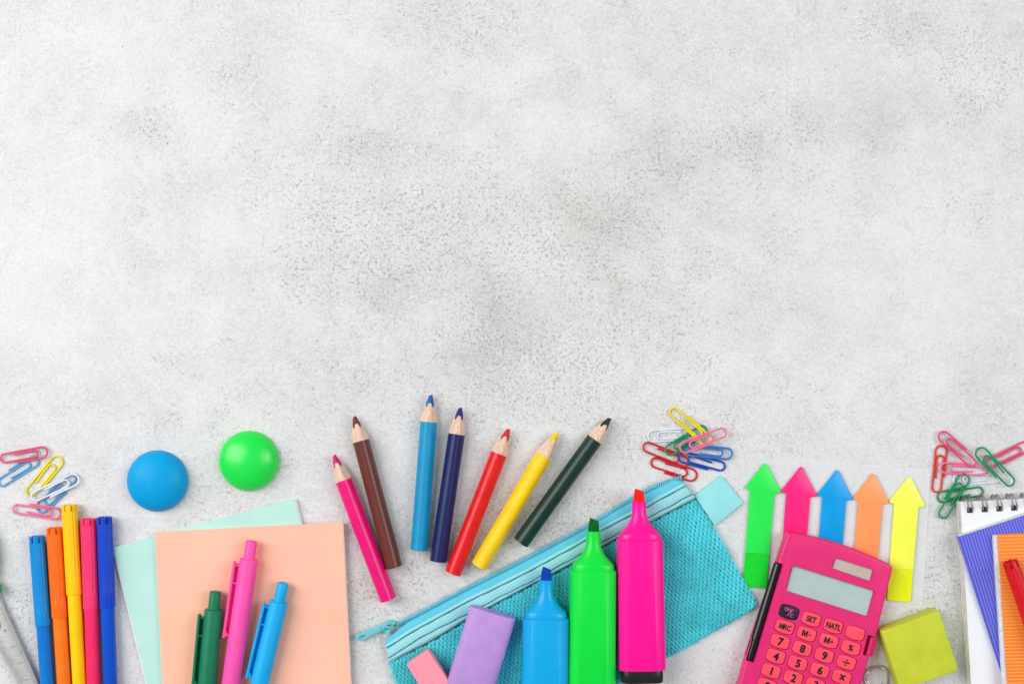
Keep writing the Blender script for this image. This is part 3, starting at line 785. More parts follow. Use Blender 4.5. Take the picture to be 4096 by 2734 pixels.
# ------------------------------------------------------------ highlighters
def highlighter(cx, nibtop, cx2, shoulder, bodyend, col, nibcol, label, endcap=True):
    z0 = 0.0043; TH = 0.0082; hc = z0 + TH
    a = P(cx, nibtop, hc); b = P(cx2, bodyend, hc)
    o, d, side, up, L = axis_frame(a, b); k = PXM * (CAMH - hc) / CAMH; sh = shoulder
    root = thing('highlighter', label, 'highlighter', (a.x, a.y, z0), 'uncapped highlighters on the pencil case')
    m = mat('hl_%d_%d_%d' % col, col, 0.30, 0.5, var=0.015, sss=0.0)
    mn = mat('nib_%d_%d_%d' % nibcol, nibcol, 0.85, 0.2, var=0.08, bump=0.3)
    ns = [51, 51 + 43]                         # nib base, neck bottom in px below the nib's tip
    # chisel nib: plan outline, y = towards the right-hand side of the photograph
    sg = -1.0                                   # side vector points to image left for a pen pointing up
    nib = [(-21, 54), (-21.5, 40), (-18, 18), (-13.5, 0), (14, 10), (19, 13.5), (21.5, 40), (21.5, 54)]
    mb = MB(); rings = []
    for zz, sc in [(-0.0018, 0.86), (-0.0015, 1), (0.0015, 1), (0.0018, 0.86)]:
        rings.append([o + d * (((t - 30) * (sc * .1 + .9) + 30) * k) - side * (y * sc * k) + up * zz for y, t in nib])
    mb.rings(rings); build('chisel_nib', mb, mn, root, smooth=30)
    # neck and flared shoulder
    total = sh - nibtop
    flare = [(0, 29), (20, 31.5), (38, 39), (55, 49.5), (72, 64), (85, 77.5), (91, 82), (100, 83.5), (112, 83.5)]
    flen = total - ns[1]
    mb = MB(); rg = []
    rn = 29 * k
    rg.append(ring(o, d, side, up, ns[0] * k, superell(rn * 0.9, rn * 0.85, 2.0, 64)))
    rg.append(ring(o, d, side, up, ns[0] * k, superell(rn, rn * 0.96, 2.2, 64)))
    rg.append(ring(o, d, side, up, ns[1] * k, superell(rn * 1.0, rn * 0.96, 2.2, 64)))
    for q in range(1, 25):
        t = q / 24; w = interp(flare, t * 112) * k; ex = 2.2 + 1.0 * t
        hh = rn * 0.96 + (TH * 0.93 - rn * 0.96) * min(1, ((w - rn) / (83.5 * k - rn))) ** 0.8
        rg.append(ring(o, d, side, up, (ns[1] + flen * t) * k, superell(w, hh, ex, 64)))
    rg.append(ring(o, d, side, up, (total + 4) * k, superell(80 * k, TH * 0.9, 3.2, 64)))
    mb.rings(rg)
    # faint collar line on the neck
    build('neck', mb, m, root, smooth=35)
    mb = MB(); be = (bodyend - nibtop)
    rg = [ring(o, d, side, up, total * k, superell(86 * k, TH * 0.93, 4.5, 96)), ring(o, d, side, up, total * k, superell(90.5 * k, TH * 0.985, 3.3, 96)),
          ring(o, d, side, up, (total + 3) * k, superell(92 * k, TH, 3.8, 96)), ring(o, d, side, up, (be - 3) * k, superell(95 * k, TH, 3.8, 96)), ring(o, d, side, up, be * k, superell(93.5 * k, TH * 0.98, 3.3, 96)),
          ring(o, d, side, up, be * k, superell(80 * k, TH * 0.85, 5, 96))]
    mb.rings(rg)
    build('barrel', mb, m, root, smooth=35)
    mb = MB()
    mb.rings([ring(o, d, side, up, (be + t) * k, superell(w * k, TH * f, 4.5, 96)) for t, w, f in [(-6, 80, .85), (0.5, 83, .9), (44, 83, .9), (49, 81, .87), (51, 76, .8)]])
    build('end_plug', mb, mat('black_plastic', (22, 24, 26), 0.35, 0.5, var=0.05), root, smooth=40)
highlighter(2185, 2266, 2178, 2467, 2986, (0, 164, 226), (0, 60, 168), 'blue highlighter, lowest and leftmost, with a dark blue nib')
highlighter(2375, 2071, 2366, 2276, 2794, (0, 222, 62), (0, 92, 22), 'green highlighter in the middle, with a dark green nib')
highlighter(2555, 1953, 2567, 2154, 2671, (255, 0, 150), (255, 30, 14), 'hot pink highlighter with a red nib and its black end showing')

# ------------------------------------------------------------ erasers
def eraser_box(top, z0, z1, col, bev, label, sss=0.3, loc=None):
    pts = ppoly(top, z1 - 0.001)
    c = sum(pts, Vector((0, 0, 0))) / 4
    m = mat('eraser_%d_%d_%d' % col, col, 0.55, 0.35, var=0.03, bump=0.15, bscale=2500, sss=sss)
    o = build('eraser', prism(round_poly(pts, 0.0009, 4), z0, z1, bev, 4, both=True), m, smooth=50, loc=(c.x, c.y, z0))
    tag(o, label, 'eraser', 'block erasers')
def eraser_pillow(tl, tr, bl, z0, z1, col, label):
    h = z1 - 0.002; a = (P(*tl, h) + P(*tr, h)) / 2; wv = P(*tr, h) - P(*tl, h); d = (P(*bl, h) - P(*tl, h)); L = d.length; d.normalize()
    side = wv.normalized(); side = (side - d * side.dot(d)).normalized(); w = wv.length / 2; up = Vector((0, 0, 1)); zc = (z0 + z1) / 2; hh = (z1 - z0) / 2
    a = Vector((a.x, a.y, zc)); mb = MB(); slant = wv.normalized().dot(d)
    rg = []
    for t, s in [(0, 0.95), (0.00025, 0.985), (0.0006, 1.0), (L - 0.0006, 1.0), (L, 0.96)]:
        rg.append([a + d * (t + slant * y) + side * y + up * z for y, z in superell(w * (1 - (1 - s) * .5), hh * s, 3.2, 72)])
    mb.rings(rg)
    m = mat('eraser_%d_%d_%d' % col, col, 0.5, 0.4, var=0.03, bump=0.12, bscale=2500, sss=0.3)
    o = build('eraser', mb, m, smooth=40, loc=(a.x, a.y, z0)); tag(o, label, 'eraser', 'block erasers')
eraser_pillow((1881, 2423), (2064, 2477), (1786, 2730), 0.0043, 0.0163, (188, 148, 216), 'lavender eraser with rounded sides on the pencil case')
eraser_box([(1627, 2656), (1713, 2597), (1895, 2868), (1800, 2932)], 0.0043, 0.0133, (255, 152, 172), 0.0006, 'small pink rectangular eraser at the lower left of the pencil case')
eraser_box([(3524, 2523), (3754, 2440), (3832, 2677), (3600, 2758)], 0.0, 0.0125, (200, 208, 54), 0.0014, 'yellow-green square eraser right of the calculator', 0.35)

# ------------------------------------------------------------ arrow flags on their clear card
def arrows():
    K = lambda x, y: (2900 + x * 0.4274, 1780 + y * 0.4274)
    m = bpy.data.materials.new('clear_film'); m.use_nodes = True; t = NT(m); b = t.n['Principled BSDF']
    geo = t.node('ShaderNodeNewGeometry')
    nz = t.noise(geo.outputs['Position'], 30, 4, 0.6)
    b.inputs['Base Color'].default_value = (0.96, 0.97, 0.98, 1); b.inputs['Roughness'].default_value = 0.28
    sx = t.node('ShaderNodeSeparateXYZ'); t.link(geo.outputs['Position'], sx.inputs[0])
    t.link(t.math('ADD', t.ramp(sx.outputs[0], 0.12, 0.19, 0.08, 0.36), t.math('MULTIPLY', nz, 0.12)), b.inputs['Alpha'])  # whiter to the right: glare painted in through the film's opacity
    card = round_poly(ppoly([K(165, 85), K(1920, 235), K(1840, 1525), K(62, 1365)], 0.0), 0.0034, 6)
    sheet = bmesh.new(); sheet.faces.new([sheet.verts.new((q.x, q.y, 0.0005)) for q in card])   # a film: one thin sheet
    o = build('backing_card', sheet, m, loc=P(3330, 2110, 0))
    tag(o, 'clear plastic backing card under the five coloured arrows', 'card')
    base = [(370, 168), (392, 176), (522, 430), (516, 448), (466, 450), (460, 470), (388, 1318), (372, 1336), (182, 1322), (168, 1304), (236, 432), (232, 418), (196, 408), (190, 392)]
    step = (337.5, 31.9)
    cols = [((40, 236, 84), (0, 214, 42), 'green'), ((255, 36, 128), (240, 10, 96), 'pink'), ((0, 160, 232), (0, 134, 214), 'blue'), ((255, 158, 96), (250, 128, 60), 'orange'), ((246, 255, 88), (232, 244, 0), 'yellow')]
    labs = ['green arrow-shaped sticky flags, leftmost on the clear card', 'pink arrow-shaped sticky flags, lower part under the calculator', 'blue arrow-shaped sticky flags, third of five, under the calculator',
            'orange arrow-shaped sticky flags between the blue and yellow ones', 'yellow arrow-shaped sticky flags, rightmost on the clear card']
    for i, (c, c2, nm) in enumerate(cols):
        sh = lambda q: K(q[0] + step[0] * i, q[1] + step[1] * i)
        z0, z1 = 0.0006, 0.00165
        out = [P(*sh(q), z1) for q in base]
        ctr = sum(out, Vector((0, 0, 0))) / len(out)
        root = thing('arrow_flags', labs[i], 'sticky flags', (ctr.x, ctr.y, z0), 'arrow-shaped sticky flags on the clear card')
        # split across the shaft where the gummed part begins
        def at(y):   # left and right shaft points at local y
            xl = 236 + (168 - 236) * (y - 432) / (1304 - 432); xr = 460 + (388 - 460) * (y - 470) / (1318 - 470); return xl, xr
        ys_ = 1003 if i == 0 else 1022
        xl, xr = at(ys_)
        upper = base[:6] + [(xr, ys_ + 14), (xl, ys_)] + base[10:]
        lower = [(xl, ys_ + .5), (xr, ys_ + 14.5)] + base[6:10]
        build('flag_stack', prism([P(*sh(q), z1) for q in upper], z0, z1, 0.00012, 2), mat('film_' + nm, c, 0.32, 0.45, var=0.015, vscale=60), root, smooth=30)
        build('gummed_end', prism([P(*sh(q), z1) for q in lower], z0, z1 - 0.00002, 0.0001, 1), mat('gum_' + nm, c2, 0.45, 0.4, var=0.04, vscale=900, bump=0.15, bscale=1200), root, smooth=30)
arrows()

# ------------------------------------------------------------ calculator
def calculator():
    K = lambda x, y: (2950 + x * 0.4044, 2100 + y * 0.4044)
    Z = 0.0104; z0 = 0.0
    cpos = P(3250, 2600, 0.0); cpos.z = z0
    root = thing('calculator', 'raspberry pink pocket calculator with coral keys, lying over the arrows', 'calculator', cpos)
    mk = mat('raspberry_plastic', (226, 40, 116), 0.36, 0.45, var=0.03, bump=0.05, bscale=1800)
    ud = Vector((-0.2917, 0.9565))                # "down" of the calculator in pixel space
    BR = (1533 + ud.x * 2150, 415 + ud.y * 2150); BL = (440 + ud.x * 2150, 225 + ud.y * 2150)
    outl = [(478, 110), (500, 70), (560, 68)]
    for q in range(1, 10):
        f = q / 10; x = 560 + (1490 - 560) * f; y = 68 + (372 - 68) * f - 32 * math.sin(PI * f); outl.append((x, y))
    outl += [(1502, 380), (1530, 405), (1532, 440), (1402, 960), (1396, 1010)]
    outl += [(1300, 1310), (980, 2400), (-190, 2040), (20, 1540), (75, 1335)]
    outl += [(395, 365)]
    top = [P(*K(x, y), Z - 0.001) for x, y in outl]
    o = build('case', prism(top, z0 + 0.0008, Z, 0.0017, 5, both=True), mk, root)
    cut = []
    def cutter(pts, r, za, zb, grow=0.0, n=5, slope=0.0):
        p = round_poly([P(*K(x, y), Z) for x, y in pts], r, n)
        c = sum(p, Vector((0, 0))) / len(p); mb = MB()
        def off(g): return [q + (q - c).normalized() * g for q in p]
        lo = off(grow); hi = off(grow + slope)
        mb.rings([[Vector((q.x, q.y, za)) for q in lo], [Vector((q.x, q.y, zb)) for q in hi]])
        bm = mb.bm(); bmesh.ops.recalc_face_normals(bm, faces=bm.faces)
        for v in bm.verts: v.co -= ORG[root.name]
        me = bpy.data.meshes.new('cut'); bm.to_mesh(me); bm.free()
        ob = bpy.data.objects.new('cut', me); C.objects.link(ob); ob.parent = root; cut.append(ob)
    LCD = [(556, 402), (1352, 652), (1284, 900), (490, 648)]; SOL = [(978, 326), (1340, 440), (1312, 550), (944, 424)]
    cutter(LCD, 0.0022, Z - 0.0024, Z + 0.0006, 0.0001, slope=0.0018); cutter(SOL, 0.0014, Z - 0.0018, Z + 0.0006, 0.0001, slope=0.0012)
    # keys
    ax = Vector((0.9535, 0.3013)); ay = Vector((-0.2917, 0.9565))
    def keyshape(cx, cy, g=1.0, w=92, h=61):
        pts = []
        prof = [(-w, -h + 14), (-w + 20, -h), (0, -h - 4), (w - 20, -h), (w, -h + 14), (w + 2, 0), (w, h - 20), (w - 18, h - 4), (0, h + 7), (-w + 18, h - 4), (-w, h - 20), (-w - 2, 0)]
        for x, y in prof:
            v = Vector((cx, cy)) + ax * x * g + ay * y * g + ay * 0; pts.append((v.x, v.y))
        return pts
    keys = []
    labs = [['ON/C', 'SET', 'NATL', ''], ['MRC', 'M-', 'M+', '%'], ['7', '8', '9', '/'], ['4', '5', '6', 'x'], ['1', '2', '3', '-'], ['0', '.', '=', '+']]
    for r in range(6):
        for c in range(4): keys.append((510 - 44.3 * r + 218.3 * c, 857 + 145.2 * r + 69 * c, labs[r][c], r, c))
    for x, y, s, r, c in keys: cutter(keyshape(x, y), 0.0010, Z - 0.0022, Z + 0.001, 0.00035, 3)
    # latch slot and hinge slot
    cutter([(1288, 1078), (1352, 1098), (1300, 1292), (1238, 1278)], 0.0002, Z - 0.006, Z + 0.001, 0, 1)
    cutter([(380, 360), (456, 382), (165, 1358), (85, 1335)], 0.0002, Z - 0.0085, Z + 0.003, 0, 1)
    boolean(o, cut)
    mlcd = mat('lcd_glass', (176, 196, 194), 0.16, 0.5, var=0.02, coat=0.4)
    build('display', prism([P(*K(x, y), Z) for x, y in LCD], Z - 0.0026, Z - 0.0020, 0, 1), mlcd, root, smooth=30)
    msol = mat('solar_cell', (196, 184, 174), 0.22, 0.5, var=0.04, vscale=50)
    build('solar_panel', prism([P(*K(x, y), Z) for x, y in SOL], Z - 0.0020, Z - 0.0014, 0, 1), msol, root, smooth=30)
    mkey = mat('coral_rubber', (255, 78, 98), 0.5, 0.35, var=0.03, bump=0.08); mblk = mat('key_black', (30, 32, 40), 0.4, 0.45, var=0.06)
    mink = mat('key_ink', (26, 26, 34), 0.5, 0.3, var=0.1, vscale=900); mpk = mat('key_pink_ink', (206, 88, 160), 0.5, 0.3)
    kz = Z + 0.0004
    for x, y, s, r, c in keys:
        ko = build('key', prism(round_poly([P(*K(*q), kz) for q in keyshape(x, y, 0.99)], 0.0012, 3), Z - 0.0026, kz, 0.00045, 3), mblk if s == 'ON/C' else mkey, root)
        if s == 'ON/C': ko['label'] = 'black key marked ON/C'
        u2 = Vector((ax.x, -ax.y, 0)); v2 = Vector((-ay.x, ay.y, 0)) * -1; v2 = Vector((u2.y * -1, u2.x, 0))
        def put(dx, dy, s2, size, xs=0.8, bold=0.02, m=mink, skew=0.0, name='marking'):
            cc = P(*K(x, y), kz)
            pl = lambda X, Y: cc + u2 * (X + dx + skew * Y) + v2 * (Y + dy) + Vector((0, 0, 0.00003))
            bm = text_bm(s2, size, pl, xs, bold)
            build(name, bm, m, ko, smooth=0)
        def letter_m(dx, w, h):
            cc = P(*K(x, y), kz + 0.00003)
            g = [(-.5, -.5), (-.5, .5), (-.20, .5), (0, -.05), (.20, .5), (.5, .5), (.5, -.5), (.24, -.5), (.24, .10), (.10, -.42), (-.10, -.42), (-.24, .10), (-.24, -.5)]
            q = [cc + u2 * (dx + a * w) + v2 * (b_ * h) for a, b_ in g]
            build('marking', prism([(p.x, p.y) for p in q], kz + 0.00002, kz + 0.00008), mink, ko, smooth=0)
        def bars(lst, m=mink):
            cc = P(*K(x, y), kz + 0.00003); mb = MB()
            for (x0, y0, x1, y1) in lst:
                o_ = cc + u2 * x0 * mm + v2 * y0 * mm; mb.box(o_, u2 * (x1 - x0) * mm, v2 * (y1 - y0) * mm, Vector((0, 0, 0.00003)))
            build('marking', mb, m, ko, smooth=0)
        if s == 'ON/C':
            put(-0.0011, 0.0013, 'ON', 0.0027, 0.95, 0.025, mpk); put(0.0019, -0.0013, 'C', 0.0027, 0.95, 0.025, mpk)
            cc = P(*K(x, y), kz + 0.00003); mb = MB(); a = cc + u2 * -0.0007 + v2 * -0.0021; mb.box(a, u2 * 0.0005, u2 * 0.0024 + v2 * 0.0044, Vector((0, 0, 0.00003))); build('marking', mb, mpk, ko, smooth=0)
        elif s == '/': bars([(-2.0, -0.42, 2.0, 0.42), (-0.5, 0.95, 0.5, 1.85), (-0.5, -1.85, 0.5, -0.95)])
        elif s == 'M-': letter_m(-0.0010, 0.0032, 0.0034); bars([(1.0, -0.35, 2.6, 0.25)])
        elif s == 'M+': letter_m(-0.0010, 0.0032, 0.0034); bars([(0.95, -0.3, 2.65, 0.28), (1.5, 0.285, 2.1, 0.9), (1.5, -0.9, 2.1, -0.305)])
        elif s == '-': bars([(-1.4, -0.3, 1.4, 0.3)])
        elif s == 'MRC': letter_m(-0.0018, 0.0024, 0.0031); put(0.0016, 0, 'RC', 0.0043, 0.80, 0.034)
        elif s in ('SET', 'NATL'): put(0.0002, 0, s, 0.0044, 0.82 if s != 'NATL' else 0.76, 0.038)
        elif s == '%': put(0, 0, s, 0.0046, 0.85, 0.035)
        elif s: put(0.0003, 0, s, 0.0060, 0.95, 0.045)
    # latch
    lt = build('latch', prism(round_poly([P(*K(q[0], q[1]), 0.008) for q in [(1352, 1092), (1388, 1116), (1346, 1292), (1302, 1296)]], 0.0006), 0.0016, 0.0078, 0.0004, 2), mk, root)
    mb = MB(); a = P(*K(1338, 1106), 0.008); b = P(*K(1292, 1286), 0.008); a.z = b.z = 0.0080; mb.tube([a, b], 0.0014, 16); build('latch_bar', mb, mk, lt)
    # black hinge rod, left
    mb = MB(); a = P(*K(408, 378), 0.006); b = P(*K(118, 1322), 0.006); a.z = b.z = 0.0056
    o_, d_, s_, u_, L_ = axis_frame(a, b)
    mb.rings([ring(o_, d_, s_, u_, t_, circ(r_, 24)) for t_, r_ in [(0, 0.0022), (0.0003, 0.0027), (L_ * 0.80, 0.0027), (L_ * 0.805, 0.0031), (L_ - 0.002, 0.0031), (L_ - 0.0018, 0.0026), (L_, 0.0026)]])
    build('hinge_rod', mb, mat('gloss_black', (16, 18, 22), 0.16, 0.6, var=0.02), root)
calculator()

# ------------------------------------------------------------ binder clip wire at the lower edge
def binder():
    c = P(3520, 2820, 0); c.z = 0
    root = thing('binder_clip', 'silver wire handle of a binder clip between calculator and yellow-green eraser', 'binder clip', c)
    ms = mat('nickel', (206, 198, 190), 0.12, 0.5, metal=1.0, var=0.03)
    p1 = [(3530, 2800), (3500, 2762), (3477, 2734), (3465, 2714), (3470, 2694), (3483, 2680), (3500, 2670.5), (3522, 2668), (3540, 2673), (3552, 2685), (3556.5, 2704), (3557, 2734), (3556, 2770), (3556, 2800)]
    p2 = [(3522, 2800), (3492, 2764), (3468, 2734), (3456, 2712), (3460, 2690), (3474, 2674), (3496, 2664), (3522, 2661.5), (3540, 2667), (3550, 2682), (3552, 2706), (3551, 2734), (3550, 2770), (3549, 2800)]
    for pts, z in ((p1, 0.0052), (p2, 0.0011)):
        mb = MB(); q = []
        for i in range(len(pts) - 1):
            for k in range(5):
                t = k / 5; p0 = pts[max(0, i - 1)]; pa = pts[i]; pb = pts[i + 1]; p3 = pts[min(len(pts) - 1, i + 2)]
                f = lambda j: 0.5 * ((2 * pa[j]) + (-p0[j] + pb[j]) * t + (2 * p0[j] - 5 * pa[j] + 4 * pb[j] - p3[j]) * t * t + (-p0[j] + 3 * pa[j] - 3 * pb[j] + p3[j]) * t ** 3)
                v = P(f(0), f(1), z); q.append(v)
        mb.tube(q, 0.00048, 12); build('wire_handle', mb, ms, root, smooth=80)
    a = P(3495, 2795, 0.003); b = P(3590, 2795, 0.003); mb = MB()
    dn = Vector((0, -1, 0))
    mb.rings([[q + dn * 0.0 + Vector((0, 0, 0.0028)), q + dn * 0.0012 + Vector((0, 0, 0.0052 - 0.0006)), q + dn * 0.016 + Vector((0, 0, 0.010)), q + dn * 0.016 + Vector((0, 0, -0.0028)), q + dn * 0.0012 + Vector((0, 0, -0.0012))] for q in (a, b)])
    build('spring_body', mb, mat('black_enamel', (20, 20, 22), 0.3, 0.5), root)
binder()

# ------------------------------------------------------------ scissors with an engraved scale, lower left corner
def scissors():
    c = P(-10, 2493, 0); c.z = 0
    root = thing('scissors', 'steel scissor blade engraved with a centimetre scale and green handle, lower left corner', 'scissors', c)
    m = bpy.data.materials.new('brushed_steel'); m.use_nodes = True; t = NT(m); b = t.n['Principled BSDF']
    geo = t.node('ShaderNodeNewGeometry'); mp = t.node('ShaderNodeMapping'); t.link(geo.outputs['Position'], mp.inputs[0])
    mp.inputs['Rotation'].default_value = (0, 0, math.radians(-24)); mp.inputs['Scale'].default_value = (0.06, 1.0, 1.0)
    nz = t.noise(mp.outputs[0], 2200, 3, 0.6)
    t.link(t.mix(nz, (0.40, 0.395, 0.39, 1), (0.60, 0.595, 0.585, 1)), b.inputs['Base Color']); b.inputs['Metallic'].default_value = 0.55
    t.link(t.ramp(nz, 0.3, 0.7, 0.34, 0.5), b.inputs['Roughness'])
    zt = 0.0040
    e0 = Vector((2, 2403)); e1 = Vector((151, 2734)); dv = (e1 - e0).normalized(); inn = Vector((-dv.y, dv.x)) ; inn = Vector((-0.911, 0.412))
    bl = [(-60, 2330), (-18, 2352), (2, 2398), (60, 2527), (151, 2730), (300, 3070), (318, 3120), (230, 2960), (87, 2734), (0, 2598), (-50, 2530), (-80, 2440)]
    build('blade', prism(ppoly(bl, zt), 0.0022, zt, 0.00025, 2), m, root, smooth=30)
    bv = [(0, 2596), (87, 2732), (230, 2958), (318, 3118), (312, 3122), (222, 2975), (72, 2740), (-4, 2606)]
    build('ground_edge', prism(ppoly(bv, zt), 0.0022, zt - 0.0006, 0.0001, 1), m, root, smooth=30)
    b2 = [(-70, 2300), (-20, 2330), (3, 2378), (38, 2470), (34, 2486), (0, 2420), (-60, 2480), (-110, 2600), (-330, 3050), (-345, 3040), (-160, 2560), (-110, 2420)]
    build('blade', prism(ppoly(b2, 0.0015), 0.0002, 0.0020, 0.0002, 1), m, root, smooth=30)
    mk = mat('engraving', (88, 86, 84), 0.6, 0.3)
    mb = MB(); cm = 71.0
    o_one = Vector((118, 2712)) - dv * 0        # tick of the figure 1
    for i in range(-6, 42):
        q = o_one - dv * (cm * i / 10.0); ln = 17 if i % 10 == 0 else (13 if i % 5 == 0 else 8.5)
        q = q + (e0 + dv * ((q - e0).dot(dv)) - q) + inn * 3
        if q.y < 2445: continue
        a = P(q.x, q.y, zt); bb = P(q.x + inn.x * ln, q.y + inn.y * ln, zt); w = P(q.x + dv.x * 1.0, q.y + dv.y * 1.0, zt) - a
        mb.box(a + Vector((0, 0, 0.00001)), bb - a, w, Vector((0, 0, 0.00002)))
    build('scale_ticks', mb, mk, root, smooth=0)
    u2 = Vector((-dv.x, dv.y, 0)); v2 = Vector((inn.x, -inn.y, 0))
    for k, s in enumerate('1234'):
        q = Vector((113, 2716)) - dv * (cm * k) + inn * 18 - dv * 2
        q = e0 + dv * ((q - e0).dot(dv)) + inn * 32
        cc = P(q.x, q.y, zt)
        bm = text_bm(s, 0.0034, lambda X, Y: cc + u2 * X + v2 * Y + Vector((0, 0, 0.00003)), 0.95, -0.012)
        build('engraved_figure', bm, mk, root, smooth=0)
    mb = MB(); rg = []
    for r, z in [(0.0042, zt), (0.0042, zt + 0.0009), (0.0036, zt + 0.0013), (0.0006, zt + 0.0014)]:
        cc = P(-30, 2498, zt); rg.append([Vector((cc.x + r * math.cos(a), cc.y + r * math.sin(a), z)) for a in [2 * PI * j / 40 for j in range(40)]])
    mb.rings(rg); build('pivot_screw', mb, mat('dark_steel', (70, 70, 74), 0.3, 0.5, metal=0.8), root)
    mh = mat('handle_green', (0, 156, 74), 0.3, 0.5, var=0.03)
    for (cx, cy, rx, ry) in ((-96, 2226, 56, 118), (-270, 2260, 62, 110)):
        mb = MB(); pts = []
        for j in range(48):
            a = 2 * PI * j / 48; v = P(cx + rx * math.cos(a), cy + ry * math.sin(a), 0.004); v.z = 0.0042; pts.append(v)
        mb.tube(pts, 0.0038, 12, closed=True); build('handle', mb, mh, root, smooth=60)
    build('handle_root', prism(round_poly(ppoly([(-80, 2300), (-12, 2325), (4, 2338), (7, 2362), (2, 2372), (-40, 2372), (-90, 2380)], 0.005), 0.0008), 0.0040, 0.0066, 0.0009, 3), mh, root)
scissors()

# ------------------------------------------------------------ stack on the right
def notepad():
    Z = 0.0070
    c = P(4200, 2500, 0); c.z = 0
    root = thing('spiral_notepad', 'white spiral notepad with dark twin wire rings at the bottom of its stack', 'notepad', c)
    top = [(3842, 2006), (4590, 1968), (4640, 3040), (3904, 3072)]
    mp = bpy.data.materials.new('page_edges'); mp.use_nodes = True; t = NT(mp); b = t.n['Principled BSDF']
    geo = t.node('ShaderNodeNewGeometry'); mpp = t.node('ShaderNodeMapping'); t.link(geo.outputs['Position'], mpp.inputs[0]); mpp.inputs['Scale'].default_value = (0.05, 0.05, 1)
    nz = t.noise(mpp.outputs[0], 2600, 4, 0.7)
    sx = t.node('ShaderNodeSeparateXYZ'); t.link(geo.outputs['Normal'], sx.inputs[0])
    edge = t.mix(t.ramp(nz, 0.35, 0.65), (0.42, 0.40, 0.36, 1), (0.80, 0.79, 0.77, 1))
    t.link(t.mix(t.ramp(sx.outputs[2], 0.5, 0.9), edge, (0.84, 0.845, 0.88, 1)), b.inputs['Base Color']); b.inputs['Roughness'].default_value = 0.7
    pw = [P(x, y, Z) for x, y in top]
    # the block leans a little: lower sheets stick out to the left
    mb = MB(); rg = []
    for z, dx in ((0.0004, -0.0008), (0.0030, -0.0007), (0.0058, -0.0002), (Z, 0.0)):
        rg.append([Vector((p.x + dx, p.y, z)) for p in pw])
    mb.rings(rg)
    o = build('page_block', mb, mp, root, smooth=30)
    holes = [(3880.5 + 59.0 * k, 2041.5 - 3.1 * k) for k in range(12)]
    cut = []
    for hx, hy in holes:
        m2 = MB(); a = P(hx - 13, hy + 9, Z); a.z = 0.0015; m2.box(a, (26 * PXM, 0, 0), (0, 22 * PXM, 0), (0, 0, 0.01))
        bm = m2.bm(); bmesh.ops.recalc_face_normals(bm, faces=bm.faces)
        for v in bm.verts: v.co -= ORG[root.name]
        me = bpy.data.meshes.new('cut'); bm.to_mesh(me); bm.free(); ob = bpy.data.objects.new('cut', me); C.objects.link(ob); ob.parent = root; cut.append(ob)
    boolean(o, cut)
    build('back_board', prism([Vector((p.x - 0.0008, p.y)) for p in pw], 0.0, 0.0004, 0, 1), mat('grey_board', (150, 146, 138), 0.8, 0.2), root, smooth=30)
    mw = mat('dark_wire', (150, 152, 150), 0.3, 0.6, metal=0.55, var=0.05)
    for hx, hy in holes:
        mb = MB()
        for off in (-7, 9):
            pts = []; R = 0.0043
            yc = (hy - 27)
            for q in range(25):
                a = -0.75 * PI / 2 + (PI * 1.75) * q / 24
                yy = math.cos(a); zz = math.sin(a)
                v = P(hx + off - 8 * (1 - yy) , yc + yy * 29, 0.0065); v.z = max(0.0006, 0.0046 + R * zz); pts.append(v)
            mb.tube(pts, 0.00045, 8)
        build('wire_ring', mb, mw, root, smooth=60)
notepad()

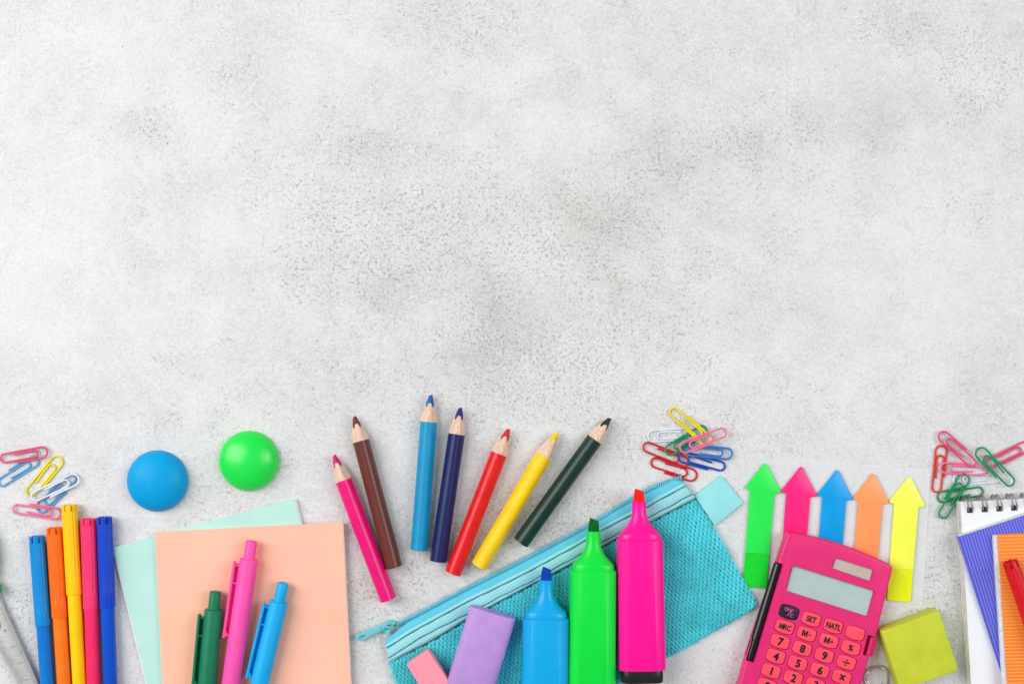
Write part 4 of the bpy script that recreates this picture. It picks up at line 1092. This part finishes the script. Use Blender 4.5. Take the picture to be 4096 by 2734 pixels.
def exercise_books():
    def stripe_mat(name, base, lite, pitch, direction, duty, strength, rough=0.22):
        m = bpy.data.materials.new(name); m.use_nodes = True; t = NT(m); b = t.n['Principled BSDF']
        geo = t.node('ShaderNodeNewGeometry')
        dp = t.node('ShaderNodeVectorMath', operation='DOT_PRODUCT'); t.link(geo.outputs['Position'], dp.inputs[0]); dp.inputs[1].default_value = (direction[0], direction[1], 0)
        ph = t.math('MULTIPLY', dp.outputs['Value'], 1.0 / pitch); fr = t.math('FRACT', ph)
        tri = t.math('ABSOLUTE', t.math('SUBTRACT', fr, 0.5))
        f = t.ramp(tri, duty - 0.05, duty + 0.05, 1.0, 0.0)
        t.link(t.mix(t.math('MULTIPLY', f, strength), lin(base), lin(lite)), b.inputs['Base Color'])
        b.inputs['Roughness'].default_value = rough; b.inputs['Coat Weight'].default_value = 0.25; b.inputs['Coat Roughness'].default_value = 0.1
        bn = t.node('ShaderNodeBump'); bn.inputs['Strength'].default_value = 0.5; bn.inputs['Distance'].default_value = 0.0004
        t.link(f, bn.inputs['Height']); t.link(bn.outputs[0], b.inputs['Normal']); return m
    mpaper = mat('paper_grey', (222, 222, 226), 0.75, 0.2, var=0.06, vscale=400)
    # purple-blue book
    z0, z1 = 0.0071, 0.0103
    top = [(3829, 2146), (4096, 2058), (4520, 1919), (4850, 2930), (4160, 3156)]
    d = Vector((0.311, 0.95)).normalized(); across = (d.y, d.x)
    m = stripe_mat('violet_painted_sheen', (84, 88, 208), (140, 142, 238), 12.0 * PXM, (0.953, 0.302), 0.17, 0.75)  # lighter stripes paint the softbox reflection on the cover's ribs into its colour
    c = P(4200, 2550, z0)
    root = thing('exercise_book', 'blue-violet exercise book with glossy ribbed cover, sheen painted as stripes, on the spiral notepad', 'exercise book', c, 'glossy striped exercise books, right')
    lo = [(3834, 2152), (4098, 2064), (4520, 1925), (4850, 2926), (4163, 3150)]
    build('page_block', prism([P(x, y - 11, z1) for x, y in [(3836, 2153), (4096, 2066), (4520, 1927), (4840, 2926), (4170, 3140)]], z0 + 0.0002, z1 - 0.0006, 0, 1), mpaper, root, smooth=30)
    # cover: rounded spine on the left
    mb = MB(); A = P(3829, 2147, z1); B = P(4162, 3158, z1); T = P(4520, 1919, z1) - P(3829, 2146, z1); T.z = 0; w = T.length; T.normalize()
    prof = [(0.006, z0 + 0.0001), (0.0006, z0 + 0.0001), (0.0001, z0 + 0.0008), (0.0, (z0 + z1) / 2), (0.0002, z1 - 0.0011), (0.0009, z1 - 0.0004), (0.0022, z1 - 0.00005), (0.006, z1), (w, z1), (w, z1 - 0.0003), (0.006, z1 - 0.0003), (0.0024, z1 - 0.0004), (0.0011, z1 - 0.0008), (0.0005, (z0 + z1) / 2), (0.0008, z0 + 0.0009), (0.006, z0 + 0.0005)]
    mb.rings([[Vector((q.x, q.y, 0)) + T * x + Vector((0, 0, z)) for x, z in prof] for q in (A, B)])
    build('cover', mb, m, root, smooth=60)
    # staple on the spine
    mb = MB(); a = P(3912.5, 2389, z1 - 0.001); b = P(3940.5, 2476, z1 - 0.001); off = T * 0.00005
    mb.tube([a + off + Vector((0, 0, -0.0002)), a + off, b + off, b + off + Vector((0, 0, -0.0002))], 0.00032, 8); build('staple', mb, mat('staple_steel', (70, 96, 100), 0.3, 0.5, metal=0.8), root)
    # orange book
    z2, z3 = 0.0104, 0.0142
    m = stripe_mat('orange_gloss', (250, 132, 30), (255, 172, 96), 13.4 * PXM, (-0.032, 0.9995), 0.16, 0.85)
    c = P(4300, 2600, z2)
    root = thing('exercise_book', 'orange exercise book with fine cross stripes, topmost of its stack, under the red pen', 'exercise book', c, 'glossy striped exercise books, right')
    pts = [(3977, 2139), (4740, 2102), (4795, 3130), (4046, 3165)]
    ins = [(3976, 2141), (4735, 2106), (4790, 3125), (4044, 3160)]
    build('page_block', prism(round_poly([P(x, y, z3) for x, y in ins], [0.0008, 0, 0, 0]), z2 + 0.0002, z3 - 0.0009, 0.0005, 3), mpaper, root, smooth=50)
    out = [(3990, 2137), (4740, 2100), (4795, 3130), (4058, 3165)]
    build('cover', prism(round_poly([P(x, y, z3) for x, y in out], [0.0004, 0.002, 0.002, 0.002]), z3 - 0.0006, z3, 0.0003, 3), m, root, smooth=50)
    build('back_cover', prism([P(x - 3, y - 1, z3 - .002) for x, y in pts], z2, z2 + 0.0004, 0.0001, 1), m, root, smooth=50)
exercise_books()
felt_pen((4040, 2243), (4243, 2828), 357, (214, 12, 30), 'red felt-tip pen lying on the orange exercise book', z=0.0143, dark=(206, 10, 28))
